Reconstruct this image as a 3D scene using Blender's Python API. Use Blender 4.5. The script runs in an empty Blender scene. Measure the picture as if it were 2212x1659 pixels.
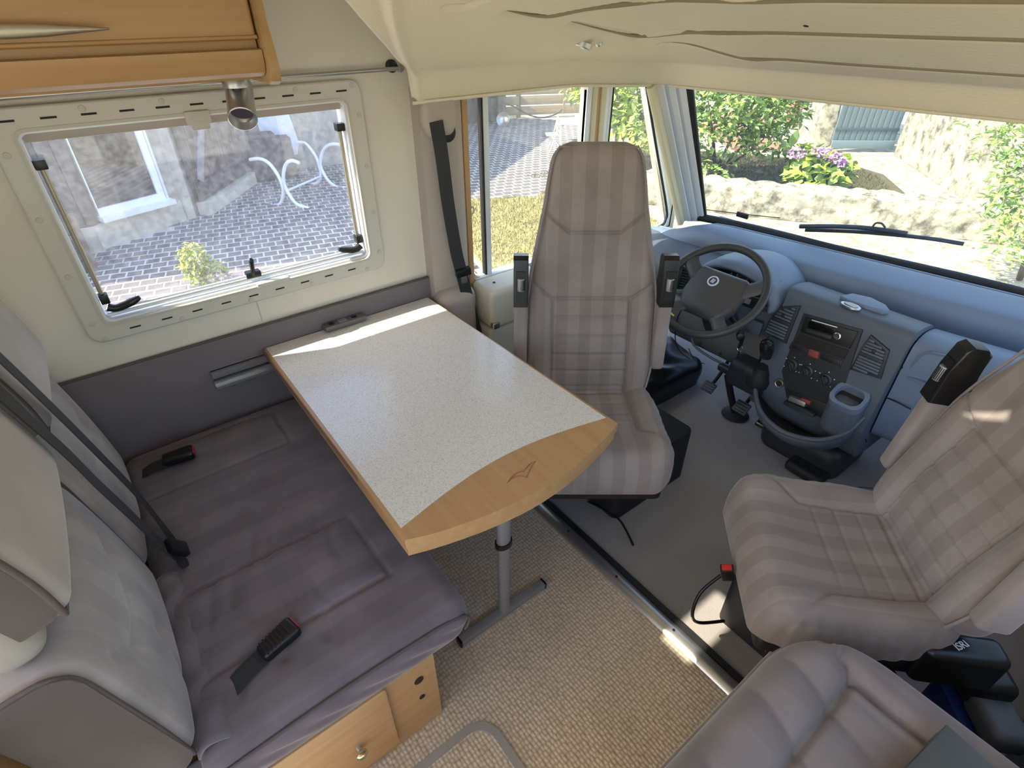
import bpy, bmesh, math, random
import numpy as np
from mathutils import Vector, Matrix, Euler
random.seed(7); RNG = np.random.default_rng(7)
sc = bpy.context.scene
COL = sc.collection

# ------------------------------------------------------------------ camera
F_PX = 1184.0; CX, CY = 1106.0, 829.5
PITCH = math.radians(35.338); YAW = math.radians(52.544)
CAM = np.array([1.78, 0.0, 1.67])
cam_d = bpy.data.cameras.new('camera'); cam = bpy.data.objects.new('camera', cam_d); COL.objects.link(cam)
cam.location = CAM; cam.rotation_euler = (math.pi/2 - PITCH, 0, YAW)
cam_d.sensor_width = 36; cam_d.lens = F_PX/2212*36; cam_d.clip_start = 0.02; cam_d.clip_end = 200
sc.camera = cam

# ------------------------------------------------------------------ sky, sun, exposure
SUN_DIR = Vector((0.30, 0.80, -1.0)).normalized()          # direction the light travels
w = bpy.data.worlds.new('sky'); sc.world = w; w.use_nodes = True
nt = w.node_tree; bg = nt.nodes['Background']
sky = nt.nodes.new('ShaderNodeTexSky'); sky.sky_type = 'NISHITA'; sky.sun_disc = False
sky.sun_elevation = math.radians(49); sky.sun_rotation = math.radians(200); sky.air_density = 1.0; sky.dust_density = 1.6
nt.links.new(sky.outputs[0], bg.inputs[0]); bg.inputs[1].default_value = 0.30
sd = bpy.data.lights.new('sun', 'SUN'); so = bpy.data.objects.new('sun', sd); COL.objects.link(so)
so.rotation_euler = SUN_DIR.to_track_quat('-Z', 'Y').to_euler(); sd.energy = 5.0; sd.angle = 0.01; sd.color = (1, .92, .77)
so.location = (-3, -8, 12)
vs = sc.view_settings
vs.view_transform = 'Standard'; vs.look = 'None'; vs.gamma = 1; vs.use_curve_mapping = False; vs.exposure = 1.2

# ------------------------------------------------------------------ pixel -> place helpers (2212 x 1659 frame)
_fh = np.array([-math.sin(YAW), math.cos(YAW), 0]); _R = np.array([math.cos(YAW), math.sin(YAW), 0])
_F = _fh*math.cos(PITCH) + np.array([0, 0, -math.sin(PITCH)]); _U = _fh*math.sin(PITCH) + np.array([0, 0, math.cos(PITCH)])
def _ray(u, v): return _F*F_PX + _R*(u-CX) + _U*(CY-v)
def ax(u, v, x): d = _ray(u, v); return Vector(CAM + d*((x-CAM[0])/d[0]))
def ay(u, v, y): d = _ray(u, v); return Vector(CAM + d*((y-CAM[1])/d[1]))
def az(u, v, z): d = _ray(u, v); return Vector(CAM + d*((z-CAM[2])/d[2]))
def apl(u, v, p, n):
    d = _ray(u, v); p = np.array(p); n = np.array(n); return Vector(CAM + d*(((p-CAM)@n)/(d@n)))
def afar(u, v, D): d = _ray(u, v); return Vector(CAM + d*(D/math.hypot(d[0], d[1])))
def proj(P):
    P = np.asarray(P, float)-CAM; k = P@_F; return CX+F_PX*(P@_R)/k, CY-F_PX*(P@_U)/k

# ------------------------------------------------------------------ materials
def S(r, g, b):
    f = lambda c: (c/255/12.92) if c/255 <= .04045 else ((c/255+.055)/1.055)**2.4
    return (f(r), f(g), f(b), 1)
M = {}
def mat(name, col, rough=.5, metal=0, bump=0, bscale=200, var=0, vscale=6, sheen=0, coat=0, spec=.5, stretch=(1, 1, 1)):
    m = bpy.data.materials.new(name); m.use_nodes = True; n = m.node_tree; b = n.nodes['Principled BSDF']
    b.inputs['Base Color'].default_value = col; b.inputs['Roughness'].default_value = rough; b.inputs['Metallic'].default_value = metal
    b.inputs['Specular IOR Level'].default_value = spec
    if sheen: b.inputs['Sheen Weight'].default_value = sheen; b.inputs['Sheen Roughness'].default_value = .4
    if coat: b.inputs['Coat Weight'].default_value = coat; b.inputs['Coat Roughness'].default_value = .08
    tc = n.nodes.new('ShaderNodeTexCoord'); mp = n.nodes.new('ShaderNodeMapping'); mp.inputs['Scale'].default_value = stretch
    n.links.new(tc.outputs['Object'], mp.inputs['Vector'])
    if var:
        no = n.nodes.new('ShaderNodeTexNoise'); no.inputs['Scale'].default_value = vscale; no.inputs['Detail'].default_value = 5
        n.links.new(mp.outputs[0], no.inputs['Vector'])
        mx = n.nodes.new('ShaderNodeMix'); mx.data_type = 'RGBA'; n.links.new(no.outputs['Fac'], mx.inputs['Factor'])
        mx.inputs[6].default_value = tuple(max(0, c*(1-var)) for c in col[:3])+(1,); mx.inputs[7].default_value = tuple(min(1, c*(1+var)) for c in col[:3])+(1,)
        n.links.new(mx.outputs[2], b.inputs['Base Color'])
    if bump:
        no = n.nodes.new('ShaderNodeTexNoise'); no.inputs['Scale'].default_value = bscale; no.inputs['Detail'].default_value = 3
        n.links.new(mp.outputs[0], no.inputs['Vector'])
        bu = n.nodes.new('ShaderNodeBump'); bu.inputs['Strength'].default_value = bump; bu.inputs['Distance'].default_value = .003
        n.links.new(no.outputs['Fac'], bu.inputs['Height']); n.links.new(bu.outputs[0], b.inputs['Normal'])
    M[name] = m; return m
def links(m): return m.node_tree, m.node_tree.nodes, m.node_tree.links
def wood(name, c1, c2, axis=0, rough=.4, scale=1.0):
    m = mat(name, c1, rough); n, N, L = links(m); b = N['Principled BSDF']
    tc = N.new('ShaderNodeTexCoord'); mp = N.new('ShaderNodeMapping')
    s = [26*scale]*3; s[axis] = 1.6*scale; mp.inputs['Scale'].default_value = s
    L.new(tc.outputs['Object'], mp.inputs['Vector'])
    no = N.new('ShaderNodeTexNoise'); no.inputs['Scale'].default_value = 1.5; no.inputs['Detail'].default_value = 6; no.inputs['Distortion'].default_value = .6
    L.new(mp.outputs[0], no.inputs['Vector'])
    cr = N.new('ShaderNodeValToRGB'); cr.color_ramp.elements[0].position = .3; cr.color_ramp.elements[1].position = .72
    cr.color_ramp.elements[0].color = c2; cr.color_ramp.elements[1].color = c1
    L.new(no.outputs['Fac'], cr.inputs['Fac']); L.new(cr.outputs[0], b.inputs['Base Color']); return m
def fabric(name, c1, c2, period=.09, axis=0, duty=.5, mott=.12, sheen=.35):
    """velour with broad tonal stripes along one local axis"""
    m = mat(name, c1, .85, sheen=sheen, spec=.2); n, N, L = links(m); b = N['Principled BSDF']
    tc = N.new('ShaderNodeTexCoord'); sx = N.new('ShaderNodeSeparateXYZ'); L.new(tc.outputs['Object'], sx.inputs[0])
    a = N.new('ShaderNodeMath'); a.operation = 'MULTIPLY_ADD'; a.inputs[1].default_value = 1/period; a.inputs[2].default_value = .25; L.new(sx.outputs[axis], a.inputs[0])
    fr = N.new('ShaderNodeMath'); fr.operation = 'FRACT'; L.new(a.outputs[0], fr.inputs[0])
    pp = N.new('ShaderNodeMath'); pp.operation = 'SUBTRACT'; pp.inputs[1].default_value = .5; L.new(fr.outputs[0], pp.inputs[0])
    ab = N.new('ShaderNodeMath'); ab.operation = 'ABSOLUTE'; L.new(pp.outputs[0], ab.inputs[0])
    mr = N.new('ShaderNodeMapRange'); mr.inputs[1].default_value = .25-.012; mr.inputs[2].default_value = .25+.012; L.new(ab.outputs[0], mr.inputs[0])
    mx = N.new('ShaderNodeMix'); mx.data_type = 'RGBA'; L.new(mr.outputs[0], mx.inputs['Factor']); mx.inputs[6].default_value = c1; mx.inputs[7].default_value = c2
    no = N.new('ShaderNodeTexNoise'); no.inputs['Scale'].default_value = 9; no.inputs['Detail'].default_value = 4; L.new(tc.outputs['Object'], no.inputs['Vector'])
    mr2 = N.new('ShaderNodeMapRange'); mr2.inputs[1].default_value = .3; mr2.inputs[2].default_value = .7; mr2.inputs[3].default_value = 1-mott; mr2.inputs[4].default_value = 1+mott; L.new(no.outputs['Fac'], mr2.inputs[0])
    mu = N.new('ShaderNodeVectorMath'); mu.operation = 'SCALE'; L.new(mx.outputs[2], mu.inputs[0]); L.new(mr2.outputs[0], mu.inputs['Scale']); L.new(mu.outputs[0], b.inputs['Base Color'])
    n2 = N.new('ShaderNodeTexNoise'); n2.inputs['Scale'].default_value = 700; L.new(tc.outputs['Object'], n2.inputs['Vector'])
    bu = N.new('ShaderNodeBump'); bu.inputs['Strength'].default_value = .25; bu.inputs['Distance'].default_value = .001; L.new(n2.outputs['Fac'], bu.inputs['Height']); L.new(bu.outputs[0], b.inputs['Normal'])
    return m

fabric('seat_fabric', S(146, 135, 129), S(136, 125, 119), .082, 0)
fabric('seat_fabric_plain', S(143, 132, 127), S(141, 130, 125), .2, 0)
fabric('bench_fabric', S(120, 111, 113), S(114, 105, 107), .115, 0, mott=.16)
fabric('bench_plain', S(120, 111, 115), S(120, 111, 115), .5, 0, mott=.14)
fabric('back_fabric', S(164, 155, 151), S(157, 148, 144), .115, 0, mott=.14)
fabric('head_fabric', S(170, 161, 154), S(168, 159, 152), .5, 0, mott=.08)
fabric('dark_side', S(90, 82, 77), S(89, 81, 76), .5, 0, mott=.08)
fabric('sofa_fabric', S(134, 124, 121), S(131, 121, 118), .12, 1, mott=.12)
mat('backing', S(158, 150, 138), .85)
mat('piping', S(86, 76, 74), .7)
mat('wainscot', S(116, 108, 108), .9, bump=.2, bscale=600, var=.06, vscale=14, sheen=.2)
wood('beech', S(190, 158, 114), S(178, 144, 100), 1)
wood('beech_x', S(188, 150, 104), S(176, 136, 90), 0)
wood('beech_dark', S(160, 104, 62), S(136, 84, 48), 0)
wood('cabinet_wood', S(168, 134, 88), S(158, 122, 76), 1, .45)
mat('edge_brown', S(150, 112, 82), .5, var=.1, vscale=30)
mat('cream_wall', S(222, 214, 196), .6, bump=.05, bscale=500)
mat('beige_wall', S(196, 184, 164), .65)
mat('frame_plastic', S(206, 201, 186), .45)
mat('frame_plastic2', S(196, 190, 174), .45)
mat('bed_cream', S(226, 216, 190), .6, bump=.1, bscale=300)
mat('bed_groove_shade', S(150, 136, 108), .7)
mat('pillar_plastic', S(176, 164, 152), .55)
mat('tan_trim', S(190, 150, 104), .5)
mat('cream_trim', S(216, 206, 170), .5)
mat('slot', S(30, 26, 24), .7)
mat('black_plastic', S(22, 22, 22), .33)
mat('black_soft', S(26, 26, 27), .6, bump=.1, bscale=900)
mat('webbing', S(48, 48, 48), .75, bump=.3, bscale=1500)
mat('red_button', S(190, 40, 34), .4)
mat('alu', S(190, 190, 188), .32, .85)
mat('alu_white', S(226, 228, 230), .4, .1)
mat('rail_blue', S(182, 190, 198), .4, .1)
mat('grey_metal', S(150, 150, 148), .45, .3)
mat('brass_metal', S(168, 158, 138), .35, .8)
mat('chrome', S(210, 210, 210), .12, 1)
mat('dark_metal', S(50, 50, 52), .4, .6)
mat('dash_blue', S(112, 126, 146), .48, bump=.1, bscale=900, spec=.4)
mat('dash_grey', S(84, 92, 102), .5, bump=.1, bscale=900)
mat('dash_dark', S(42, 44, 48), .5)
mat('dash_warm', S(98, 96, 94), .5)
mat('dash_black', S(20, 21, 22), .45)
mat('wheel_grey', S(70, 70, 72), .42, bump=.15, bscale=1200)
mat('wheel_rim', S(56, 57, 58), .4, bump=.15, bscale=1200)
mat('screen_dark', S(12, 13, 14), .15)
mat('white_paint', S(232, 234, 236), .4)
mat('yellow_tag', S(214, 210, 96), .5)
mat('hazard_red', S(132, 66, 56), .5)
mat('cream_box', S(220, 212, 190), .5)
mat('carpet_grey', S(148, 142, 136), .95, bump=.5, bscale=260, var=.16, vscale=5)
mat('rubber_mat', S(30, 30, 31), .28, bump=.2, bscale=18)
mat('carpet_side', S(104, 106, 108), .95, bump=.5, bscale=300, var=.08)
mat('blue_box', S(38, 62, 128), .4)
mat('green_grey', S(78, 82, 80), .5)
mat('hatch_grey', S(158, 154, 148), .5)
mat('knob_gloss', S(30, 32, 34), .12)
mat('badge_blue', S(38, 60, 110), .3)
# outside
mat('paver', S(108, 102, 98), .85, var=.25, vscale=9, bump=.4, bscale=60)
mat('mortar', S(206, 202, 196), .9, var=.1, vscale=20)
mat('ground_pale', S(158, 146, 114), .95, var=.35, vscale=2.2, bump=.6, bscale=14)
mat('soil', S(84, 76, 54), .95, var=.4, vscale=8, bump=.8, bscale=26)
mat('stonewall', S(198, 184, 150), .95, var=.28, vscale=7, bump=1, bscale=16)
mat('plaster', S(176, 168, 154), .95, var=.3, vscale=9, bump=.9, bscale=22)
mat('step_stone', S(196, 188, 170), .9, var=.2, vscale=14, bump=.6, bscale=40)
wood('barn_wood', S(120, 102, 86), S(84, 70, 58), 2, .9, .5)
wood('barn_dark', S(92, 84, 80), S(72, 66, 62), 2, .9, .5)
wood('fence_wood', S(168, 150, 124), S(148, 128, 102), 0, .85, .5)
wood('fence_dark', S(120, 112, 98), S(98, 90, 78), 2, .9, .5)
wood('grey_wood', S(158, 152, 152), S(136, 130, 130), 0, .9, .5)
mat('gate_blue', S(110, 126, 134), .7, var=.08, vscale=12)
mat('gate_dark', S(74, 88, 98), .7)
mat('pvc_white', S(236, 240, 246), .35)
mat('door_glass', S(34, 32, 30), .03, spec=1.0)
mat('rattan', S(92, 86, 80), .8, var=.2, vscale=40, bump=.5, bscale=120)
mat('white_board', S(226, 232, 242), .5)
mat('brick_red', S(150, 104, 78), .9, var=.3, vscale=14)
mat('rusty', S(146, 106, 84), .85, var=.3, vscale=12)
mat('leaf', S(146, 172, 82), .55, var=.35, vscale=2.5)
mat('leaf_dark', S(104, 130, 66), .6, var=.35, vscale=2.5)
mat('leaf_yellow', S(160, 180, 62), .55, var=.25, vscale=6)
mat('leaf_gold', S(172, 172, 62), .55, var=.25, vscale=8)
mat('grass_dry', S(158, 148, 96), .9, var=.4, vscale=5)
mat('grass_dark', S(92, 92, 54), .9, var=.35, vscale=3)
mat('bark', S(92, 80, 64), .9, var=.3, vscale=12)
mat('pink', S(220, 172, 222), .6, var=.2, vscale=14)
mat('roof_tile', S(150, 96, 70), .9)
for nm in ('leaf', 'leaf_dark', 'leaf_yellow', 'leaf_gold', 'pink'):       # thin leaves let some light through
    b = M[nm].node_tree.nodes['Principled BSDF']; b.inputs['Transmission Weight'].default_value = 0; b.inputs['Subsurface Weight'].default_value = 0

def pattern_carpet():
    m = mat('woven_beige', S(196, 172, 138), .95); n, N, L = links(m); b = N['Principled BSDF']
    tc = N.new('ShaderNodeTexCoord'); mp = N.new('ShaderNodeMapping'); mp.inputs['Scale'].default_value = (1, 1.25, .01); mp.inputs['Rotation'].default_value = (0, 0, .0)
    L.new(tc.outputs['Object'], mp.inputs['Vector'])
    vo = N.new('ShaderNodeTexVoronoi'); vo.inputs['Scale'].default_value = 72; vo.inputs['Randomness'].default_value = .35; L.new(mp.outputs[0], vo.inputs['Vector'])
    cr = N.new('ShaderNodeValToRGB'); cr.color_ramp.elements[0].position = .15; cr.color_ramp.elements[0].color = S(220, 206, 184); cr.color_ramp.elements[1].position = .66; cr.color_ramp.elements[1].color = S(184, 164, 136)
    L.new(vo.outputs['Distance'], cr.inputs['Fac'])
    no = N.new('ShaderNodeTexNoise'); no.inputs['Scale'].default_value = 5; no.inputs['Detail'].default_value = 4; L.new(tc.outputs['Object'], no.inputs['Vector'])
    mr = N.new('ShaderNodeMapRange'); mr.inputs[1].default_value = .3; mr.inputs[2].default_value = .7; mr.inputs[3].default_value = .9; mr.inputs[4].default_value = 1.08; L.new(no.outputs['Fac'], mr.inputs[0])
    mu = N.new('ShaderNodeVectorMath'); mu.operation = 'SCALE'; L.new(cr.outputs[0], mu.inputs[0]); L.new(mr.outputs[0], mu.inputs['Scale']); L.new(mu.outputs[0], b.inputs['Base Color'])
    bu = N.new('ShaderNodeBump'); bu.invert = True; bu.inputs['Strength'].default_value = .8; bu.inputs['Distance'].default_value = .004; L.new(vo.outputs['Distance'], bu.inputs['Height']); L.new(bu.outputs[0], b.inputs['Normal'])
pattern_carpet()
def laminate():
    m = mat('laminate', S(222, 218, 208), .3, coat=.35, spec=.5); n, N, L = links(m); b = N['Principled BSDF']
    tc = N.new('ShaderNodeTexCoord'); vo = N.new('ShaderNodeTexVoronoi'); vo.inputs['Scale'].default_value = 520; L.new(tc.outputs['Object'], vo.inputs['Vector'])
    sx = N.new('ShaderNodeSeparateColor'); L.new(vo.outputs['Color'], sx.inputs[0])
    cr = N.new('ShaderNodeValToRGB'); e = cr.color_ramp.elements; e[0].position = 0; e[0].color = S(186, 176, 160); e[1].position = .10; e[1].color = S(210, 205, 195)
    k = e.new(.2); k.color = S(224, 221, 213); k = e.new(.9); k.color = S(226, 223, 216); k = e.new(.97); k.color = S(190, 184, 178)
    L.new(sx.outputs[0], cr.inputs['Fac']); L.new(cr.outputs[0], b.inputs['Base Color'])
laminate()
def vinyl():
    m = M['bed_panel'] = mat('bed_panel', S(226, 216, 190), .62); n, N, L = links(m); b = N['Principled BSDF']
    tc = N.new('ShaderNodeTexCoord'); mp = N.new('ShaderNodeMapping'); mp.inputs['Scale'].default_value = (1, 1.6, 1.6); L.new(tc.outputs['Object'], mp.inputs['Vector'])
    vo = N.new('ShaderNodeTexVoronoi'); vo.feature = 'SMOOTH_F1'; vo.inputs['Scale'].default_value = 75; vo.inputs['Randomness'].default_value = .45; L.new(mp.outputs[0], vo.inputs['Vector'])
    bu = N.new('ShaderNodeBump'); bu.inputs['Strength'].default_value = .45; bu.inputs['Distance'].default_value = .003; L.new(vo.outputs['Distance'], bu.inputs['Height']); L.new(bu.outputs[0], b.inputs['Normal'])
vinyl()
def glass(name, haze=0.0, tint=(1, 1, 1, 1), gloss=.05):
    m = bpy.data.materials.new(name); m.use_nodes = True; n = m.node_tree; N = n.nodes; L = n.links; N.clear()
    o = N.new('ShaderNodeOutputMaterial'); t = N.new('ShaderNodeBsdfTransparent'); t.inputs[0].default_value = tint
    g = N.new('ShaderNodeBsdfGlossy'); g.inputs['Roughness'].default_value = .02
    mx = N.new('ShaderNodeMixShader'); mx.inputs[0].default_value = gloss; L.new(t.outputs[0], mx.inputs[1]); L.new(g.outputs[0], mx.inputs[2]); out = mx
    if haze:
        d = N.new('ShaderNodeBsdfTranslucent'); d.inputs[0].default_value = (.95, .95, 1, 1)
        tc = N.new('ShaderNodeTexCoord'); no = N.new('ShaderNodeTexNoise'); no.inputs['Scale'].default_value = 60; no.inputs['Detail'].default_value = 8; L.new(tc.outputs['Object'], no.inputs['Vector'])
        mr = N.new('ShaderNodeMapRange'); mr.inputs[1].default_value = .35; mr.inputs[2].default_value = .8; mr.inputs[3].default_value = haze*.6; mr.inputs[4].default_value = haze*1.9; L.new(no.outputs['Fac'], mr.inputs[0])
        m2 = N.new('ShaderNodeMixShader'); L.new(mr.outputs[0], m2.inputs[0]); L.new(mx.outputs[0], m2.inputs[1]); L.new(d.outputs[0], m2.inputs[2]); out = m2
    L.new(out.outputs[0], o.inputs[0]); M[name] = m
glass('pane_dusty', .045, (.97, .98, 1, 1)); glass('pane_clear', .02, (.97, .99, .97, 1)); glass('windscreen_glass', .02, (.96, .99, .96, 1))

# ------------------------------------------------------------------ object helpers
def link(name, me, m, parent=None, smooth=True, loc=None, rot=None):
    o = bpy.data.objects.new(name, me); COL.objects.link(o)
    if m is not None:
        me.materials.append(M[m] if isinstance(m, str) else m)
    if smooth:
        me.polygons.foreach_set('use_smooth', [True]*len(me.polygons))
    if parent is not None: o.parent = parent
    if loc is not None: o.location = loc
    if rot is not None: o.rotation_euler = rot
    return o
def sharp(o, ang=38):
    o.data.set_sharp_from_angle(angle=math.radians(ang)); return o
def tag(o, label, cat, group=None):
    o['label'] = label; o['category'] = cat
    if group: o['group'] = group
    return o
def struct(o, label=None):
    o['kind'] = 'structure'
    if label: o['label'] = label
    return o
def thing(name, label, cat, loc=(0, 0, 0), rz=0, group=None):
    o = bpy.data.objects.new(name, None); COL.objects.link(o); o.location = loc; o.rotation_euler = (0, 0, rz); o.empty_display_size = .1
    return tag(o, label, cat, group)
def bm_obj(name, bm, m, parent=None, smooth=False, loc=None, rot=None, ang=38):
    me = bpy.data.meshes.new(name); bmesh.ops.recalc_face_normals(bm, faces=bm.faces[:]); bm.to_mesh(me); bm.free()
    o = link(name, me, m, parent, True, loc, rot); sharp(o, ang); return o
def add_box(bm, x0, x1, y0, y1, z0, z1, mtx=None):
    r = bmesh.ops.create_cube(bm, size=1); vv = r['verts']
    for v in vv:
        v.co = Vector(((x0+x1)/2+v.co.x*(x1-x0), (y0+y1)/2+v.co.y*(y1-y0), (z0+z1)/2+v.co.z*(z1-z0)))
        if mtx is not None: v.co = mtx @ v.co
    return vv
def box(name, x0, x1, y0, y1, z0, z1, m, parent=None, bev=0, seg=2, loc=None, rot=None):
    bm = bmesh.new(); add_box(bm, x0, x1, y0, y1, z0, z1)
    if bev: bmesh.ops.bevel(bm, geom=bm.edges[:], offset=bev, segments=seg, profile=.6, affect='EDGES')
    return bm_obj(name, bm, m, parent, loc=loc, rot=rot)
def smooth_pts(pts, n=8, closed=False):
    P = [np.array(p, float) for p in pts]; out = []
    N = len(P); rng = range(N if closed else N-1)
    for i in rng:
        p0 = P[(i-1) % N] if (closed or i > 0) else P[i]; p1 = P[i]; p2 = P[(i+1) % N]
        p3 = P[(i+2) % N] if (closed or i+2 < N) else P[(i+1) % N]
        for k in range(n):
            t = k/n; out.append(.5*((2*p1)+(-p0+p2)*t+(2*p0-5*p1+4*p2-p3)*t*t+(-p0+3*p1-3*p2+p3)*t**3))
    if not closed: out.append(P[-1])
    return out
def tube(name, pts, r, m, parent=None, seg=8, closed=False, sm=0, r2=None, up=(0, 0, 1), loc=None, rot=None):
    """sweep an (elliptic) section along pts; r may be a list"""
    if sm: pts = smooth_pts(pts, sm, closed)
    P = np.array([np.array(p, float) for p in pts]); n = len(P)
    rr = np.array(r if hasattr(r, '__len__') else [r]*n, float)
    if len(rr) != n: rr = np.interp(np.linspace(0, 1, n), np.linspace(0, 1, len(rr)), rr)
    ra = rr if r2 is None else np.full(n, r2)
    if closed: T = np.roll(P, -1, 0)-np.roll(P, 1, 0)
    else: T = np.gradient(P, axis=0)
    T /= np.linalg.norm(T, axis=1)[:, None]+1e-12
    vs_, fs = [], []; upv = np.array(up, float); prev = None
    for i in range(n):
        t = T[i]; a = (upv-t*(upv@t)) if prev is None else (prev-t*(prev@t))
        if np.linalg.norm(a) < 1e-4: a = np.cross(t, [1, .3, .2])
        a /= np.linalg.norm(a); prev = a; b = np.cross(t, a)
        for k in range(seg):
            th = 2*math.pi*k/seg; vs_.append(P[i]+a*math.cos(th)*ra[i]+b*math.sin(th)*rr[i])
    for i in range(n if closed else n-1):
        j = (i+1) % n
        for k in range(seg):
            l = (k+1) % seg; fs.append((i*seg+k, i*seg+l, j*seg+l, j*seg+k))
    if not closed:
        fs.append(tuple(range(seg))[::-1]); fs.append(tuple((n-1)*seg+k for k in range(seg)))
    me = bpy.data.meshes.new(name); me.from_pydata([tuple(v) for v in vs_], [], fs)
    o = link(name, me, m, parent, True, loc, rot); sharp(o, 60); return o
def strap(name, pts, width, m, parent=None, side=(1, 0, 0), th=.0025, sm=6):
    """flat webbing along pts; side = width direction"""
    P = np.array(smooth_pts(pts, sm)); n = len(P); T = np.gradient(P, axis=0); T /= np.linalg.norm(T, axis=1)[:, None]
    sd_ = np.array(side, float); vv, ff = [], []
    if sd_.ndim == 1: sd_ = np.tile(sd_, (n, 1))
    else: sd_ = np.stack([np.interp(np.linspace(0, 1, n), np.linspace(0, 1, len(sd_)), sd_[:, k]) for k in range(3)], 1)
    for i in range(n):
        s = sd_[i]-T[i]*(sd_[i]@T[i]); s /= np.linalg.norm(s); u = np.cross(s, T[i])
        for a, b in ((-1, -1), (1, -1), (1, 1), (-1, 1)): vv.append(P[i]+s*a*width/2+u*b*th/2)
    for i in range(n-1):
        for k in range(4):
            l = (k+1) % 4; ff.append((i*4+k, i*4+l, i*4+4+l, i*4+4+k))
    ff.append((3, 2, 1, 0)); ff.append(tuple((n-1)*4+k for k in range(4)))
    me = bpy.data.meshes.new(name); me.from_pydata([tuple(v) for v in vv], [], ff)
    o = link(name, me, m, parent, True); sharp(o, 50); return o
def lathe(name, prof, m, parent=None, seg=24, loc=None, rot=None, mtx=None):
    """prof: (radius, z) list"""
    vv, ff = [], []
    for r, z in prof:
        for k in range(seg):
            t = 2*math.pi*k/seg; vv.append(Vector((r*math.cos(t), r*math.sin(t), z)))
    for i in range(len(prof)-1):
        for k in range(seg):
            l = (k+1) % seg; ff.append((i*seg+k, i*seg+l, (i+1)*seg+l, (i+1)*seg+k))
    ff.append(tuple(range(seg))[::-1]); ff.append(tuple((len(prof)-1)*seg+k for k in range(seg)))
    if mtx is not None: vv = [mtx @ v for v in vv]
    me = bpy.data.meshes.new(name); me.from_pydata([tuple(v) for v in vv], [], ff)
    o = link(name, me, m, parent, True, loc, rot); sharp(o, 40); return o
def axis_mtx(p, d, up=(0, 0, 1)):
    """matrix whose local Z is d, local X as horizontal as possible"""
    z = Vector(d).normalized(); u = Vector(up); x = u.cross(z)
    if x.length < 1e-4: x = Vector((1, 0, 0))
    x.normalize(); y = z.cross(x); m = Matrix((x, y, z)).transposed().to_4x4(); m.translation = Vector(p); return m
def plate(name, pts, th, m, parent=None, mtx=None, bev=0, seg=2, hole=None, loc=None, rot=None):
    """2-D outline (local xy) extruded 0..th along local z, optional hole outline with the same count of points"""
    bm = bmesh.new(); f = lambda x, y, z: (mtx @ Vector((x, y, z))) if mtx is not None else Vector((x, y, z))
    lo = [bm.verts.new(f(x, y, 0)) for x, y in pts]; hi = [bm.verts.new(f(x, y, th)) for x, y in pts]; n = len(pts)
    for i in range(n): bm.faces.new((lo[i], lo[(i+1) % n], hi[(i+1) % n], hi[i]))
    if hole:
        l2 = [bm.verts.new(f(x, y, 0)) for x, y in hole]; h2 = [bm.verts.new(f(x, y, th)) for x, y in hole]
        for i in range(n):
            j = (i+1) % n
            bm.faces.new((l2[j], l2[i], h2[i], h2[j])); bm.faces.new((hi[i], hi[j], h2[j], h2[i])); bm.faces.new((lo[j], lo[i], l2[i], l2[j]))
    else:
        bm.faces.new(lo[::-1]); te = bm.faces.new(hi)
        if bev:
            bmesh.ops.bevel(bm, geom=[e for e in te.edges], offset=bev, segments=seg, profile=.6, affect='EDGES')
    return bm_obj(name, bm, m, parent, loc=loc, rot=rot)
def rrect(w, h, r, n=5, cx=0, cy=0):
    out = []
    for sx, sy, a0 in ((1, 1, 0), (-1, 1, 90), (-1, -1, 180), (1, -1, 270)):
        for k in range(n+1):
            a = math.radians(a0+90*k/n); out.append((cx+sx*(w/2-r)+r*math.cos(a), cy+sy*(h/2-r)+r*math.sin(a)))
    return out
def circ(r, n=24, rx=None, cx=0, cy=0):
    return [(cx+(rx or r)*math.cos(2*math.pi*k/n), cy+r*math.sin(2*math.pi*k/n)) for k in range(n)]
def rbox_mesh(name, size, r, n=(20, 20, 8), deform=None):
    """rounded block, finely meshed so that deform(P) can press seams and folds into it"""
    s = np.array(size, float); h = s/2; r = min(r, h.min()*.999); inner = h-r
    def axis(k):
        m_ = n[k]; e = 4
        a = np.linspace(-1, 1, m_+1)*inner[k]; ed = [inner[k]+r*math.tan(math.pi/4*i/e) for i in range(1, e+1)]
        return np.array([-x for x in ed[::-1]]+list(a)+ed)
    A = [axis(k) for k in range(3)]; idx = {}; V = []; Fc = []
    def vid(i, j, k):
        key = (i, j, k)
        if key not in idx: idx[key] = len(V); V.append((A[0][i], A[1][j], A[2][k]))
        return idx[key]
    L = [len(a)-1 for a in A]
    for j in range(L[1]):
        for k in range(L[2]):
            Fc.append((vid(0, j, k), vid(0, j, k+1), vid(0, j+1, k+1), vid(0, j+1, k))); Fc.append((vid(L[0], j, k), vid(L[0], j+1, k), vid(L[0], j+1, k+1), vid(L[0], j, k+1)))
    for i in range(L[0]):
        for k in range(L[2]):
            Fc.append((vid(i, 0, k), vid(i+1, 0, k), vid(i+1, 0, k+1), vid(i, 0, k+1))); Fc.append((vid(i, L[1], k), vid(i, L[1], k+1), vid(i+1, L[1], k+1), vid(i+1, L[1], k)))
    for i in range(L[0]):
        for j in range(L[1]):
            Fc.append((vid(i, j, 0), vid(i, j+1, 0), vid(i+1, j+1, 0), vid(i+1, j, 0))); Fc.append((vid(i, j, L[2]), vid(i+1, j, L[2]), vid(i+1, j+1, L[2]), vid(i, j+1, L[2])))
    P = np.array(V); c = np.clip(P, -inner, inner); d = P-c; ln = np.linalg.norm(d, axis=1)[:, None]
    P = np.where(ln > 1e-9, c+d/np.maximum(ln, 1e-9)*r, P)
    if deform is not None: P = deform(P)
    me = bpy.data.meshes.new(name); me.from_pydata([tuple(p) for p in P], [], Fc); return me
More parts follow.
